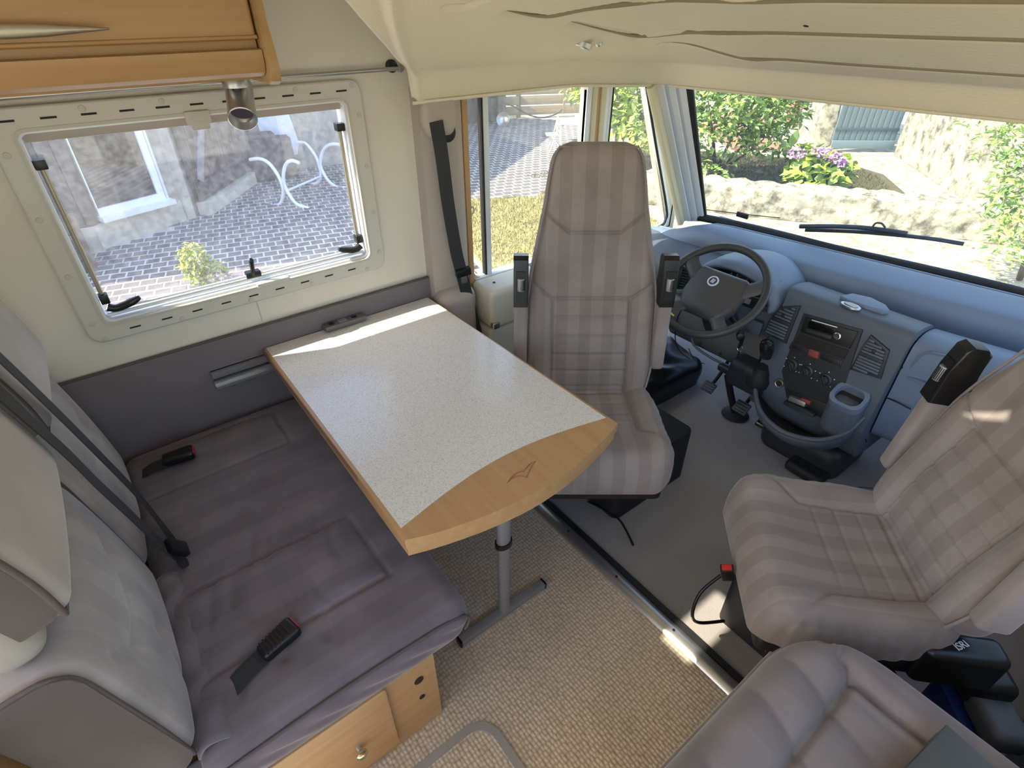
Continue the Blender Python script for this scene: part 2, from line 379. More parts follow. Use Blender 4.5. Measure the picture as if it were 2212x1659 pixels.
def rbox(name, size, r, m, parent=None, n=(20, 20, 8), deform=None, loc=None, rot=None):
    return link(name, rbox_mesh(name, size, r, n, deform), m, parent, True, loc, rot)
def seg_dist(X, Y, polylines):
    """distance of 2-D points to a set of polylines"""
    best = np.full(X.shape, 9.0)
    for pl_ in polylines:
        for (x0, y0), (x1, y1) in zip(pl_[:-1], pl_[1:]):
            dx, dy = x1-x0, y1-y0; t = np.clip(((X-x0)*dx+(Y-y0)*dy)/(dx*dx+dy*dy+1e-12), 0, 1)
            best = np.minimum(best, np.hypot(X-x0-t*dx, Y-y0-t*dy))
    return best
def sstep(a, b, x): t = np.clip((x-a)/(b-a), 0, 1); return t*t*(3-2*t)
def copy_tree(o, parent=None):
    c = o.copy(); COL.objects.link(c)
    if parent is not None: c.parent = parent
    for ch in list(o.children): copy_tree(ch, c)
    return c
def wall_cells(name, plane, a0, a1, b0, b1, holes, t0, t1, m, parent=None):
    """wall slab with rectangular openings; plane 'x' (a=y,b=z), 'y' (a=x,b=z), 'z' (a=x,b=y)"""
    A = sorted({a0, a1, *[h[0] for h in holes], *[h[1] for h in holes]}); B = sorted({b0, b1, *[h[2] for h in holes], *[h[3] for h in holes]})
    A = [a for a in A if a0 <= a <= a1]; B = [b for b in B if b0 <= b <= b1]
    bm = bmesh.new(); vd = {}
    solid = lambda i, j: 0 <= i < len(A)-1 and 0 <= j < len(B)-1 and not any(h[0] < (A[i]+A[i+1])/2 < h[1] and h[2] < (B[j]+B[j+1])/2 < h[3] for h in holes)
    def V(i, j, k):
        key = (i, j, k)
        if key not in vd:
            a, b, t = A[i], B[j], (t0, t1)[k]
            vd[key] = bm.verts.new({'x': (t, a, b), 'y': (a, t, b), 'z': (a, b, t)}[plane])
        return vd[key]
    for i in range(len(A)-1):
        for j in range(len(B)-1):
            if not solid(i, j): continue
            for k in (0, 1): bm.faces.new((V(i, j, k), V(i+1, j, k), V(i+1, j+1, k), V(i, j+1, k)))
            if not solid(i-1, j): bm.faces.new((V(i, j, 0), V(i, j+1, 0), V(i, j+1, 1), V(i, j, 1)))
            if not solid(i+1, j): bm.faces.new((V(i+1, j, 0), V(i+1, j+1, 0), V(i+1, j+1, 1), V(i+1, j, 1)))
            if not solid(i, j-1): bm.faces.new((V(i, j, 0), V(i+1, j, 0), V(i+1, j, 1), V(i, j, 1)))
            if not solid(i, j+1): bm.faces.new((V(i, j+1, 0), V(i+1, j+1, 0), V(i+1, j+1, 1), V(i, j+1, 1)))
    return bm_obj(name, bm, m, parent)

# ================================================================== THE SHELL OF THE VEHICLE
G = -.6                                                   # ground outside
HT = 2.05
yw = lambda x, z=.75: 2.45+.18*(x-.15)-.48*(z-.75)        # windscreen plane
struct(box('floor', 0, 2.14, -3, 1.0, -.06, 0, 'woven_beige'), 'woven beige carpet floor of the living area')
struct(box('floor_cab', 0, 2.14, 1.0, 2.9, -.06, -.006, 'carpet_grey'), 'grey carpet floor of the driving cab')
WIN = (-.08, .718, .918, 1.413)
struct(wall_cells('wall_left', 'x', -3, .955, -.06, HT, [(WIN[0], WIN[1], WIN[2], WIN[3]), (-2.6, -1.5, .92, 1.41)], -.035, 0, 'cream_wall'), 'cream side wall with the dinette window')
wl = struct(wall_cells('wall_left_cab', 'x', .955, 2.46, -.06, HT, [(1.15, 1.745, .70, 1.41), (1.86, 2.42, .665, 1.41)], -.03, 0, 'cream_trim'), 'cream cab side wall round the side windows')
plate('gusset', [(2.06, 1.415), (2.43, 1.415), (2.43, .66), (2.395, .66)], .03, 'cream_trim', wl, Matrix(((0, 0, 1, -.03), (1, 0, 0, 0), (0, 1, 0, 0), (0, 0, 0, 1))))
struct(wall_cells('wall_right', 'x', -3, 2.9, -.06, HT, [(1.15, 2.42, .66, 1.41), (-.75, .15, .0, 1.95), (-2.8, -1.0, .6, 1.75), (.3, .95, .85, 1.5)], 2.14, 2.17, 'cream_wall'), 'cream right side wall with door and windows')
struct(wall_cells('ceiling', 'z', 0, 2.14, -3, 2.4, [(.688, .80, -.70, -.40), (1.16, 1.34, .535, .60), (.5, 1.6, -2.2, -1.5)], HT, HT+.03, 'cream_wall'), 'cream ceiling')  # narrow openings added to throw sun patches on floor and passenger seat
struct(box('wall_front', 0, 2.14, 2.86, 2.9, -.06, .62, 'dash_dark'), 'bulkhead below the windscreen')

# ---- drop-down bed over the cab: sculpted cream underside
bed = thing('drop_down_bed', 'cream padded underside of the folded drop-down bed above the cab', 'bed', (0, 0, 0))
BX0, BX1 = .08, 2.06
def bed_front(x): return 2.10+.17*(x-.2)
def bed_z(x, y):
    dl = (x-BX0)*1.25; df = bed_front(x)-y; k = .16
    hh = np.clip(.5+.5*(df-dl)/k, 0, 1); m_ = df*(1-hh)+dl*hh-k*hh*(1-hh); m_ = np.maximum(m_, 0)
    zr = 1.400-.032*sstep(1.5, 2.1, y)
    return zr+.075*sstep(0, .06, m_)+.34*np.maximum(m_-.03, 0)
def bed_curve(pts):
    """y of the rear edge for each x so that it follows the edge seen in the photo"""
    pts = smooth_pts(pts, 12); xs = np.linspace(BX0, BX1, 60); out = []
    for x in xs:
        best = None
        for u, v in pts:
            p = ax(u, v, min(x, .72)); e = abs(p.z-float(bed_z(np.array(min(x, .72)), np.array(.3))))
            if best is None or e < best[0]: best = (e, p.y)
        out.append(best[1])
    out = np.array(out); k = np.ones(5)/5; out = np.convolve(np.pad(out, 2, 'edge'), k, 'valid')
    return lambda x: np.interp(x, xs, out)
y_out = bed_curve([(560, -220), (735, 0), (800, 75), (850, 130), (885, 180), (908, 212)])
y_in = bed_curve([(842, -220), (846, 0), (856, 60), (876, 120), (900, 175), (925, 208)])
pn = np.array([-.34*.17, .34, 1.0]); pp_ = np.array([1.2, 1.6, 1.4-.032+.075+.34*(2.10+.17-1.6-.03)])
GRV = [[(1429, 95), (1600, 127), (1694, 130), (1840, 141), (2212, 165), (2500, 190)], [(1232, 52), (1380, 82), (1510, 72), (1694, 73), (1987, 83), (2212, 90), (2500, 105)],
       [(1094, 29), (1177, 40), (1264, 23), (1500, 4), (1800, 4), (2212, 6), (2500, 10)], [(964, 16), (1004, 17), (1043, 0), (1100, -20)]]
def bed_pt(u, v):
    d = _ray(u, v); d = d/math.hypot(d[0], d[1])
    for t_ in np.arange(.3, 3.2, .004):
        q_ = CAM+d*t_
        if q_[2] >= float(bed_z(np.array(q_[0]), np.array(q_[1]))): break
    return Vector(q_)
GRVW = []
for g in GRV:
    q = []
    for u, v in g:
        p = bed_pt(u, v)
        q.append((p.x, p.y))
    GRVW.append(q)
NX, NY = 230, 330
gx = BX0+(BX1-BX0)*np.linspace(0, 1, NX)**1.25; VV = np.zeros((NX, NY, 3))
for i, x in enumerate(gx):
    y0 = y_out(x); y0 = y0+max(0, .625-y0)*float(sstep(.7, .95, np.array(x))); y1 = bed_front(x); t = np.linspace(0, 1, NY); ys = y0+(y1-y0)*(1-(1-t)**1.4); z = bed_z(np.full(NY, x), ys)
    z = z - .010*np.exp(-((ys-y_in(x))/.012)**2) + .012*sstep(.0, .03, y_in(x)-ys)
    VV[i] = np.stack([np.full(NY, x), ys, z], 1)
dd = seg_dist(VV[..., 0], VV[..., 1], GRVW); fade = np.ones_like(dd)
VV[..., 2] += .024*np.exp(-(dd/.0085)**2)
vv = [tuple(p) for p in VV.reshape(-1, 3)]; ff = [(i*NY+j, i*NY+j+1, (i+1)*NY+j+1, (i+1)*NY+j) for i in range(NX-1) for j in range(NY-1)]
nb = len(vv); vv += [(p[0], p[1], p[2]+.05) for p in vv]
ff += [(a+nb, d+nb, c+nb, b+nb) for a, b, c, d in ff]
for i in range(NX-1):
    for j in (0, NY-1): ff.append((i*NY+j, (i+1)*NY+j, (i+1)*NY+j+nb, i*NY+j+nb))
for j in range(NY-1):
    for i in (0, NX-1): ff.append((i*NY+j, i*NY+j+1, i*NY+j+1+nb, i*NY+j+nb))
me = bpy.data.meshes.new('underside'); me.from_pydata(vv, [], ff); link('underside', me, 'bed_panel', bed, True)
rim_pts = [(BX0+.006, y, float(bed_z(np.array(BX0), np.array(y)))-.004) for y in np.linspace(y_out(BX0), 2.03, 24)]+[(x, bed_front(x)-.004, 1.364) for x in np.linspace(.14, BX1, 30)]
tube('rim_piping', rim_pts, .0055, 'bed_cream', bed, 8)
for g in GRVW[:3]: tube('groove_shade', [(x_, y_, float(bed_z(np.array(x_), np.array(y_)))+.006) for x_, y_ in smooth_pts(g, 6) if x_ < BX1], [.0005, .003, .006, .0075, .0075, .0075, .0075, .0075, .0075, .0075, .0075, .0075], 'bed_groove_shade', bed, 8)  # darker tubes laid in the grooves, painting in their shade
p = bed_pt(1256, 97); mt = axis_mtx(p+Vector((0, 0, -.002)), (-.1, -.3, -1))
sp = lathe('recessed_spot', [(.034, -.01), (.034, .003), (.030, .006), (.024, .004), (.023, 0)], 'alu', bed, 28, mtx=mt)
lathe('bulb', [(.022, 0), (.020, .002), (.001, .003)], 'screen_dark', sp, 20, mtx=mt)
p = bed_pt(1292, 95); lathe('push_switch', [(.013, -.01), (.013, .003), (.008, .008), (.001, .009)], 'alu', bed, 18, mtx=axis_mtx(p, (-.1, -.3, -1)))
p = bed_pt(1741, 56); lathe('button_stud', [(.008, -.01), (.008, .001), (.001, .003)], 'slot', bed, 14, mtx=axis_mtx(p, (0, -.3, -1)))

# ---- dinette window: frame with slots, screws, pane, stays, latch
yz = Matrix(((0, 0, 1, 0), (1, 0, 0, 0), (0, 1, 0, 0), (0, 0, 0, 1)))       # outline (y,z) -> world, thickness along +x
win = thing('window_1', 'hinged dinette window with slotted cream blind frame and dusty pane', 'window', (0, 0, 0)); del win['category']; struct(win)
wcy, wcz = .3195, 1.1655
cyo, czo = .3205, 1.167
fr = plate('window_frame', rrect(.905, .60, .035, 8, cyo, czo), .022, 'frame_plastic', win, yz, hole=rrect(.80, .497, .022, 8, wcy, wcz))
fb = fr.modifiers.new('bevel', 'BEVEL'); fb.width = .006; fb.segments = 3; fb.limit_method = 'ANGLE'; fb.angle_limit = math.radians(50)
plate('inner_lip', rrect(.815, .512, .028, 8, wcy, wcz), .003, 'frame_plastic2', win, yz @ Matrix.Translation((0, 0, .0215)), hole=rrect(.80, .497, .022, 8, wcy, wcz))
plate('reveal', rrect(.80, .497, .022, 8, wcy, wcz), .06, 'alu_white', win, yz @ Matrix.Translation((0, 0, -.05)), hole=rrect(.788, .485, .018, 8, wcy, wcz))
pane = plate('pane', rrect(.795, .49, .02, 6, wcy, wcz), .004, 'pane_dusty', win, yz @ Matrix.Translation((0, 0, -.045)))
for k in range(11):
    y = -.085+k*.0795
    box('vent_slot', .0205, .0236, y-.016, y+.016, 1.437, 1.4415, 'slot', win)
    if k < 9: y2 = -.02+k*.083; box('vent_slot', .0205, .0236, y2-.014, y2+.014, .8895, .8935, 'slot', win)
for k in range(6): lathe('screw_cap', [(.008, 0), (.007, .003), (.001, .004)], 'frame_plastic2', win, 14, mtx=axis_mtx((.021, -.105+k*.17, 1.452), (1, 0, 0)))
for k in range(5): lathe('screw_cap', [(.008, 0), (.007, .003), (.001, .004)], 'frame_plastic2', win, 14, mtx=axis_mtx((.021, -.1+k*.2, .878), (1, 0, 0)))
for z in (1.37, 1.22, 1.07, .93):
    for y in (-.112, .755): lathe('screw_cap', [(.008, 0), (.007, .003), (.001, .004)], 'frame_plastic2', win, 14, mtx=axis_mtx((.021, y, z), (1, 0, 0)))
for z, rr_ in ((.932, .006), (.945, .004)): tube('bottom_rail', [(-.01, -.07, z), (-.01, .708, z)], rr_, 'alu_white', win, 8)
box('blind_cassette', -.034, .0, -.07, .708, 1.388, 1.409, 'pillar_plastic', win, .003)
box('blind_pull', .004, .03, .33, .43, .912, .926, 'frame_plastic', win, .004)
box('blind_clip', .018, .034, .275, .335, 1.395, 1.425, 'frame_plastic2', win, .004)
box('blind_clip', .016, .024, .285, .33, 1.378, 1.40, 'frame_plastic2', win, .003)
for y, sgn in ((-.062, 1), (.700, -1)):
    st = tube('stay', [(-.02, y, 1.33), (-.02, y, .99)], .0065, 'brass_metal', win, 10)
    box('stay_head', -.032, -.004, y-.012, y+.014, 1.325, 1.348, 'black_plastic', st, .003)
    box('stay_foot', -.032, -.004, y-.010, y+.012, .965, .992, 'black_plastic', st, .003)
    lv = tube('lever', [(-.008, y, .955), (-.004, y+sgn*.02, .948), (0, y+sgn*.06, .957), (.002, y+sgn*.082, .966)], [.012, .011, .012, .006], 'black_plastic', st, 8, sm=4)
lt = tube('latch', [(-.012, .335, .945), (-.004, .335, .962), (.004, .337, .995), (.006, .337, 1.0)], [.010, .007, .008, .005], 'black_plastic', win, 8, sm=4)
box('latch_base', -.03, -.004, .312, .358, .936, .956, 'black_plastic', lt, .004)

# wall dressing below the window
box('joint_strip', 0, .0015, .318, .3205, .785, .866, 'frame_plastic2', bpy.data.objects['wall_left'])
wn = struct(box('wall_left_lower', 0, .016, -.55, .947, .30, .775, 'wainscot', None, .003), 'dark grey suede-covered lower wall panel behind the table')
tube('top_bead', [(.011, -.55, .777), (.011, .945, .777)], .005, 'piping', wn, 8)
pw = thing('socket_strip', 'small dark twin socket block between table edge and wall panel', 'socket', (0, 0, 0))
a = ax(715, 700, .05); b_ = ax(805, 672, .05)
box('housing', .0165, .058, .50, .655, .7035, .723, 'dash_warm', pw, .006)
for y in (.53, .615): lathe('socket', [(.012, 0), (.010, .002), (.006, .0021), (.005, 0)], 'black_plastic', pw, 16, mtx=axis_mtx((.038, y, .723), (0, 0, 1)))
box('label_plate', .028, .05, .555, .585, .7225, .7242, 'alu', pw)
rl = thing('table_rail', 'aluminium wall rail that carries the dinette table', 'rail', (0, 0, 0))
bm = bmesh.new()
for z0, z1, d in ((.612, .676, .022), (.660, .676, .034), (.612, .622, .034)): add_box(bm, .0165, d, .118, .90, z0, z1)
bm_obj('profile', bm, 'alu', rl)
tube('groove', [(.0225, .118, .642), (.0225, .9, .642)], .004, 'dark_metal', rl, 6)

# ---- curtain rod
cr_ = thing('curtain_rod', 'thin aluminium curtain rod under the overhead cabinet', 'rod', (0, 0, 0))
tube('bar', [(.035, -.5, 1.487), (.035, .90, 1.487)], .006, 'alu', cr_, 10)
lathe('end_bracket', [(.018, 0), (.018, .012), (.012, .016), (.008, .032), (.001, .033)], 'dark_metal', cr_, 18, mtx=axis_mtx((.0, .89, 1.492), (1, 0, 0)))
lathe('finial', [(.004, 0), (.010, .004), (.011, .012), (.006, .02), (.001, .021)], 'grey_metal', cr_, 16, mtx=axis_mtx((.035, .895, 1.487), (0, 1, 0)))

# ---- overhead cabinet
cab = thing('overhead_cabinet', 'beech overhead cabinet with curved lower moulding above the window', 'cabinet', (0, 0, 1.5))
oc = lambda o: (setattr(o, 'location', (0, 0, -1.5)), o)[1]
oc(box('body', .003, .30, -1.2, .42, 1.515, 2.04, 'cabinet_wood', cab))
oc(box('wall_batten', .003, .05, -1.2, .33, 1.493, 1.514, 'cabinet_wood', cab, .003))
prof = [(.02, 1.515), (.30, 1.520), (.335, 1.523), (.352, 1.532), (.36, 1.55), (.361, 1.575), (.34, 1.577), (.30, 1.577)]
oc(plate('moulding', prof, 1.61, 'cabinet_wood', cab, Matrix(((1, 0, 0, 0), (0, 0, -1, .41), (0, 1, 0, 0), (0, 0, 0, 1)))))
door = oc(box('flap_door', .30, .352, -1.2, .408, 1.592, 2.0, 'cabinet_wood', cab, .008, 3))
oc(box('shadow_gap', .30, .338, -1.2, .408, 1.577, 1.592, 'cabinet_wood', cab))
tube('door_ridge', [(.352, -1.2, 1.598), (.352, .408, 1.598)], .004, 'cabinet_wood', door, 8)
prof = [(.003, 1.50), (.30, 1.508), (.35, 1.506), (.372, 1.515), (.38, 1.535), (.376, 1.57), (.36, 1.62), (.355, 2.04), (.003, 2.04)]
oc(plate('end_panel', prof, .022, 'cabinet_wood', cab, Matrix(((1, 0, 0, 0), (0, 0, -1, .434), (0, 1, 0, 0), (0, 0, 0, 1))), .005))
hp = [(.372, y, 1.620+.012*(1-((y-.0)/.16)**2)*0) for y in np.linspace(-.17, .142, 14)]
tube('handle', hp, [.002, .006, .009, .011, .012, .012, .012, .012, .011, .010, .008, .006, .004, .002], 'brass_metal', door, 10, r2=.006, up=(1, 0, 0))

lamp = thing('spot_lamp', 'small silver cylinder spotlight hanging below the overhead cabinet', 'lamp', (.15, .39, 1.40))
mt = axis_mtx((0, 0, .045), (.80, -.28, -.52)) @ Matrix.Scale(1.4, 4)
sh = lathe('lamp_shade', [(.020, -.055), (.0235, -.05), (.0235, .0), (.0245, .035), (.023, .036), (.0205, .03), (.012, .0)], 'alu', lamp, 28, mtx=mt)
lathe('reflector', [(.020, .022), (.013, .006), (.004, .002)], 'chrome', sh, 24, mtx=mt)
lathe('bulb', [(.004, .0), (.005, .012), (.003, .018), (.0005, .02)], 'white_paint', sh, 12, mtx=mt)
lathe('mount', [(.030, .085), (.030, .10), (.024, .113)], 'alu', lamp, 24)
lathe('swivel_knuckle', [(.010, .055), (.012, .075), (.012, .09)], 'dark_metal', lamp, 16)

# ---- B-pillar with belt
pil = thing('door_pillar_cover', 'taupe moulded plastic pillar cover beside the cab side window', 'pillar', (0, 0, 0))
pp2 = [(.0, .945), (.035, .955), (.055, .985), (.06, 1.03), (.055, 1.085), (.03, 1.12), (0, 1.125)]
plate('cover', pp2, 1.43, 'pillar_plastic', pil, Matrix.Translation((0, 0, 0)))
rbox('bulge', (.12, .17, .30), .05, 'pillar_plastic', pil, (4, 4, 6), loc=(.055, 1.03, .58))
rbox('belt_anchor_cover', (.05, .13, .115), .022, 'pillar_plastic', pil, (4, 6, 6), lambda P: np.stack([P[:, 0], P[:, 1]*(1-.25*sstep(.0, -.06, P[:, 2])), P[:, 2]], 1), loc=(.07, 1.005, 1.345))
lathe('anchor_slot', [(.03, 0), (.03, .012), (.02, .013)], 'black_plastic', pil, 20, mtx=axis_mtx((.066, 1.035, 1.295), (1, 0, 0)))
tr = struct(box('trim_1', .0, .03, 1.125, 1.148, .68, 1.42, 'tan_trim', None, .004), 'tan vertical trim strip beside the side window')
sb = thing('driver_seat_belt', 'black driver seat belt running down the pillar cover', 'seat belt', (0, 0, 0))
bp = [ax(942, 262, .10), ax(955, 340, .10), ax(968, 440, .10), ax(985, 540, .10), ax(997, 590, .105), ax(1012, 650, .10), ax(1028, 715, .10), ax(1045, 790, .095)]
strap('webbing', bp, .046, 'webbing', sb, (.25, 1, 0))
tp = ax(1000, 586, .112); tg = box('tongue', -.012, .012, -.03, .03, -.018, .012, 'dark_metal', sb, .004, loc=tp, rot=(.1, .1, -.2))
box('tongue_plate', .0, .006, -.012, .012, -.05, -.015, 'alu', tg, .002)

# ---- side windows of the cab
sw = thing('window_2', 'sliding cab side window with aluminium mullion', 'window'); del sw['category']; struct(sw)
plate('window_frame', rrect(.61, .73, .05, 8, 1.4475, 1.055), .035, 'cream_trim', sw, yz @ Matrix.Translation((0, 0, -.028)), hole=rrect(.575, .695, .04, 8, 1.4475, 1.055))
plate('pane', rrect(.58, .70, .04, 6, 1.4475, 1.055), .004, 'pane_clear', sw, yz @ Matrix.Translation((0, 0, -.024)))
box('mullion', -.018, .006, 1.229, 1.253, .70, 1.405, 'alu_white', sw, .003)
box('mullion_seal', -.02, .004, 1.222, 1.229, .70, 1.405, 'slot', sw)
tube('finger_pull', [(.0, 1.165+.012*math.cos(t), .99+.014*math.sin(t)) for t in np.linspace(-1.6, 1.6, 9)], .004, 'cream_trim', sw, 8)
box('sill_rail', -.02, .018, 1.16, 1.74, .695, .708, 'alu_white', sw, .003)
for i, (y0, y1, m_) in enumerate(((1.735, 1.765, 'alu_white'), (1.765, 1.79, 'cream_trim'), (1.79, 1.812, 'tan_trim'), (1.812, 1.84, 'cream_trim'), (1.84, 1.868, 'alu_white'))):
    struct(box('trim_%d' % (i+2), -.01, .012+.006*(i % 2), y0, y1, .69, 1.405, m_, None, .003), 'vertical trim profile %s of the post between the two side windows' % ('one', 'two', 'three', 'four', 'five')[i])
qw = thing('window_3', 'fixed front quarter window with rounded white frame', 'window'); del qw['category']; struct(qw)
qo = smooth_pts([(1.87, 1.42), (1.87, 1.0), (1.875, .72), (1.91, .675), (2.1, .668), (2.34, .672), (2.385, .70), (2.375, .77), (2.22, 1.09), (2.065, 1.42)], 4)
tube('window_frame', [(.0, p_[0], p_[1]) for p_ in qo], .016, 'alu_white', qw, 8)
tube('seal', [(.008, p_[0]-.012*(1 if p_[0] > 2.05 else -1), p_[1]+.008) for p_ in qo], .007, 'slot', qw, 8)
plate('pane', [(1.87, 1.41), (1.87, .68), (2.38, .68), (2.38, .76), (2.07, 1.41)], .004, 'pane_clear', qw, yz @ Matrix.Translation((0, 0, -.02)))

# ---- A-pillar, blind rails, windscreen
def pillar_rail(name, u0, u1, xb, m_, parent, w_=.03, d_=.02, zt=1.42, vb=475):
    """profile running up the front pillar, from the foot seen at u1 to the head seen at u0"""
    b0 = az(u1, vb, .745); t0_ = ay(u0, 190, b0.y-.30)
    d = (t0_-b0); L = d.length; mt_ = axis_mtx(b0, d, (1, .4, 0))
    return plate(name, rrect(w_, d_, min(w_, d_)*.3, 3), L*1.03, m_, parent, mt_)
ap = thing('front_pillar', 'front pillar with cream cover and pale vertical blind rails', 'pillar')
pillar_rail('cover', 1412, 1474, 0, 'cream_trim', ap, .085, .03)
pillar_rail('blind_rail', 1424, 1482, 0, 'alu_white', ap, .018, .05)
pillar_rail('blind_rail', 1437, 1491, 0, 'rail_blue', ap, .022, .03)
pillar_rail('blind_rail', 1449, 1499, 0, 'alu_white', ap, .022, .045)
pillar_rail('blind_rail', 1461, 1507, 0, 'rail_blue', ap, .024, .03)
pillar_rail('blind_rail', 1472, 1513, 0, 'alu_white', ap, .024, .045)
pillar_rail('seal', 1490, 1521, 0, 'slot', ap, .022, .03)
cp = ay(1460, 322, 2.24); box('blind_catch', -.03, .03, -.01, .01, -.009, .009, 'alu_white', ap, .003, loc=cp, rot=(0, -.35, .5))

ws = thing('window_4', 'wide sloping windscreen in a black rubber seal', 'window'); del ws['category']; struct(ws)
bm = bmesh.new(); q = [(.12, .70), (2.1, .70), (2.1, 1.6), (.12, 1.6)]
for dy in (0, .006):
    bm.faces.new([bm.verts.new((x, yw(x, z)+dy+.01, z)) for x, z in q])
bm_obj('pane', bm, 'windscreen_glass', ws)
def wb(u, v): return az(u, v, .75)
lo_ = [az(1489, 470, .75), az(1540, 478, .752), az(1660, 505, .752), az(1800, 541, .752), az(1950, 575, .752), az(2100, 610, .752), az(2300, 660, .752), az(2500, 712, .75)]
tube('seal', [p_+Vector((0, 0, .008)) for p_ in lo_], .026, 'black_soft', ws, 10, sm=4, r2=.018)

# ================================================================== LIVING AREA
th_ = thing('threshold_strip', 'polished metal threshold strip between beige carpet and cab floor', 'threshold strip', (1.07, 1.005, 0))
plate('bar', [(-.028, 0), (.028, 0), (.022, .006), (.008, .011), (-.008, .011), (-.022, .006)], 2.1, 'alu', th_, Matrix(((0, 0, 1, -1.05), (1, 0, 0, 0), (0, 1, 0, 0), (0, 0, 0, 1))))
for k in range(9): lathe('screw', [(.005, 0), (.005, .0015), (.001, .002)], 'dark_metal', th_, 10, loc=(-1.0+k*.25, 0, .0108))
box('dark_edge', -1.05, 1.05, .028, .05, .0, .004, 'black_soft', th_)
hatch = thing('floor_hatch_frame', 'rounded grey metal frame of the floor hatch in the beige carpet', 'hatch', (1.16, 0, 0))
plate('frame', rrect(.46, .62, .075, 8, .23, .08), .004, 'hatch_grey', hatch, Matrix.Translation((-.012, 0, 0)), hole=rrect(.415, .575, .052, 8, .23, .08))

# ---- table
tab = thing('dinette_table', 'speckled laminate folding table with curved beech end and single leg', 'table', (.938, .614, 0))
TW = Matrix.Translation((-.938, -.614, 0))
def arc_end(x0, bulge, ya, yb, n=16): return [(x0+bulge*math.sin(math.pi*t)**.9 if 0 < t < 1 else x0, ya+(yb-ya)*t) for t in np.linspace(0, 1, n)]
fro = arc_end(1.022, .062, .287, .952)
outl = [(.022, .293)]+fro+[(.022, .930)]
plate('top_leaf', outl, .0275, 'beech_x', tab, TW @ Matrix.Translation((0, 0, .672)), .003)
plate('lower_leaf', [(x-.004 if x > .5 else .06, y+(.004 if y < .6 else -.004)) for x, y in outl], .027, 'beech_x', tab, TW @ Matrix.Translation((0, 0, .6425)), .003)
plate('leaf_gap', [(x-.012 if x > .5 else .06, y+(.013 if y < .6 else -.013)) for x, y in outl], .004, 'beech_dark', tab, TW @ Matrix.Translation((0, 0, .6688)))
inn = [(.985-.050*math.sin(math.pi*t), .297+(.942-.297)*t) for t in np.linspace(0, 1, 16)]
box('side_edge', .022-.938, 1.018-.938, .2885-.614, .2925-.614, .6735, .6985, 'edge_brown', tab, .001)
plate('laminate_sheet', [(.024, .301)]+inn+[(.024, .926)], .0012, 'laminate', tab, TW @ Matrix.Translation((0, 0, .6994)))
for z_, r_ in ((.6935, .0012), (.687, .0010)):
    tube('edge_line', [TW @ Vector((x, .2925, z_)) for x in np.linspace(.03, 1.01, 10)], r_, 'beech_dark', tab, 5)
zz = lambda u, v: az(540+.3707*u, 600+.3707*v, .7)
bird = [zz(*q) for q in ((1500, 1195), (1520, 1168), (1548, 1143), (1578, 1128), (1596, 1130), (1602, 1122), (1618, 1098), (1640, 1080), (1665, 1068))]+[zz(*q) for q in ((1648, 1092), (1630, 1125), (1612, 1165), (1600, 1158), (1580, 1152), (1555, 1157), (1525, 1172))]
tube('engraved_bird_logo', [TW @ Vector((p_.x, p_.y, .6997)) for p_ in bird], .0014, 'beech_dark', tab, 6, closed=True)
plate('leg_upper', circ(.023, 24, .017), .262, 'grey_metal', tab, Matrix.Translation((0, 0, .36)))
plate('leg_lower', circ(.021, 24, .015), .34, 'grey_metal', tab, Matrix.Translation((0, 0, .028)))
plate('leg_collar', circ(.028, 24, .021), .018, 'black_plastic', tab, Matrix.Translation((0, 0, .352)))
ft = box('foot', -.014, .014, -.175, .165, .002, .03, 'grey_metal', tab, .004)
for y in (-.1765, .1665): box('foot_cap', -.0145, .0145, y-.004, y+.004, .0015, .0305, 'black_plastic', ft, .002)
box('hinge_block', -.05, .05, -.06, .06, .618, .643, 'grey_metal', tab, .004)
box('stretcher', -.02, .0, -.25, .25, .624, .6425, 'beech_x', tab, .003)

# ---- bench
ben = thing('bench_box', 'beech bench box under the grey dinette seat cushion', 'bench', (.54, 0, 0))
BO = Matrix.Translation((-.54, 0, 0))
box('body', -.52, .537, -.40, .288, 0, .352, 'beech', ben)
dr = plate('door', rrect(.345, .29, .012, 4, -.02, .185), .012, 'beech', ben, BO @ Matrix(((0, 0, 1, 1.0775), (1, 0, 0, 0), (0, 1, 0, 0), (0, 0, 0, 1))), .004)
dk = lathe('door_knob', [(.008, 0), (.007, .008), (.014, .013), (.015, .020), (.010, .025), (.001, .026)], 'chrome', dr, 24, mtx=BO @ axis_mtx((1.0895, .055, .16), (1, 0, 0)))
for p_, r_ in ((ax(905, 1470, 1.078), .013), (ax(912, 1505, 1.078), .008)):
    lathe('cable_hole', [(r_, 0), (r_, .0012), (r_*.9, .0014)], 'slot', ben, 20, mtx=BO @ axis_mtx(p_, (1, 0, 0)))
box('top_board', -.52, .545, -.40, .295, .352, .358, 'beech', ben, .002)

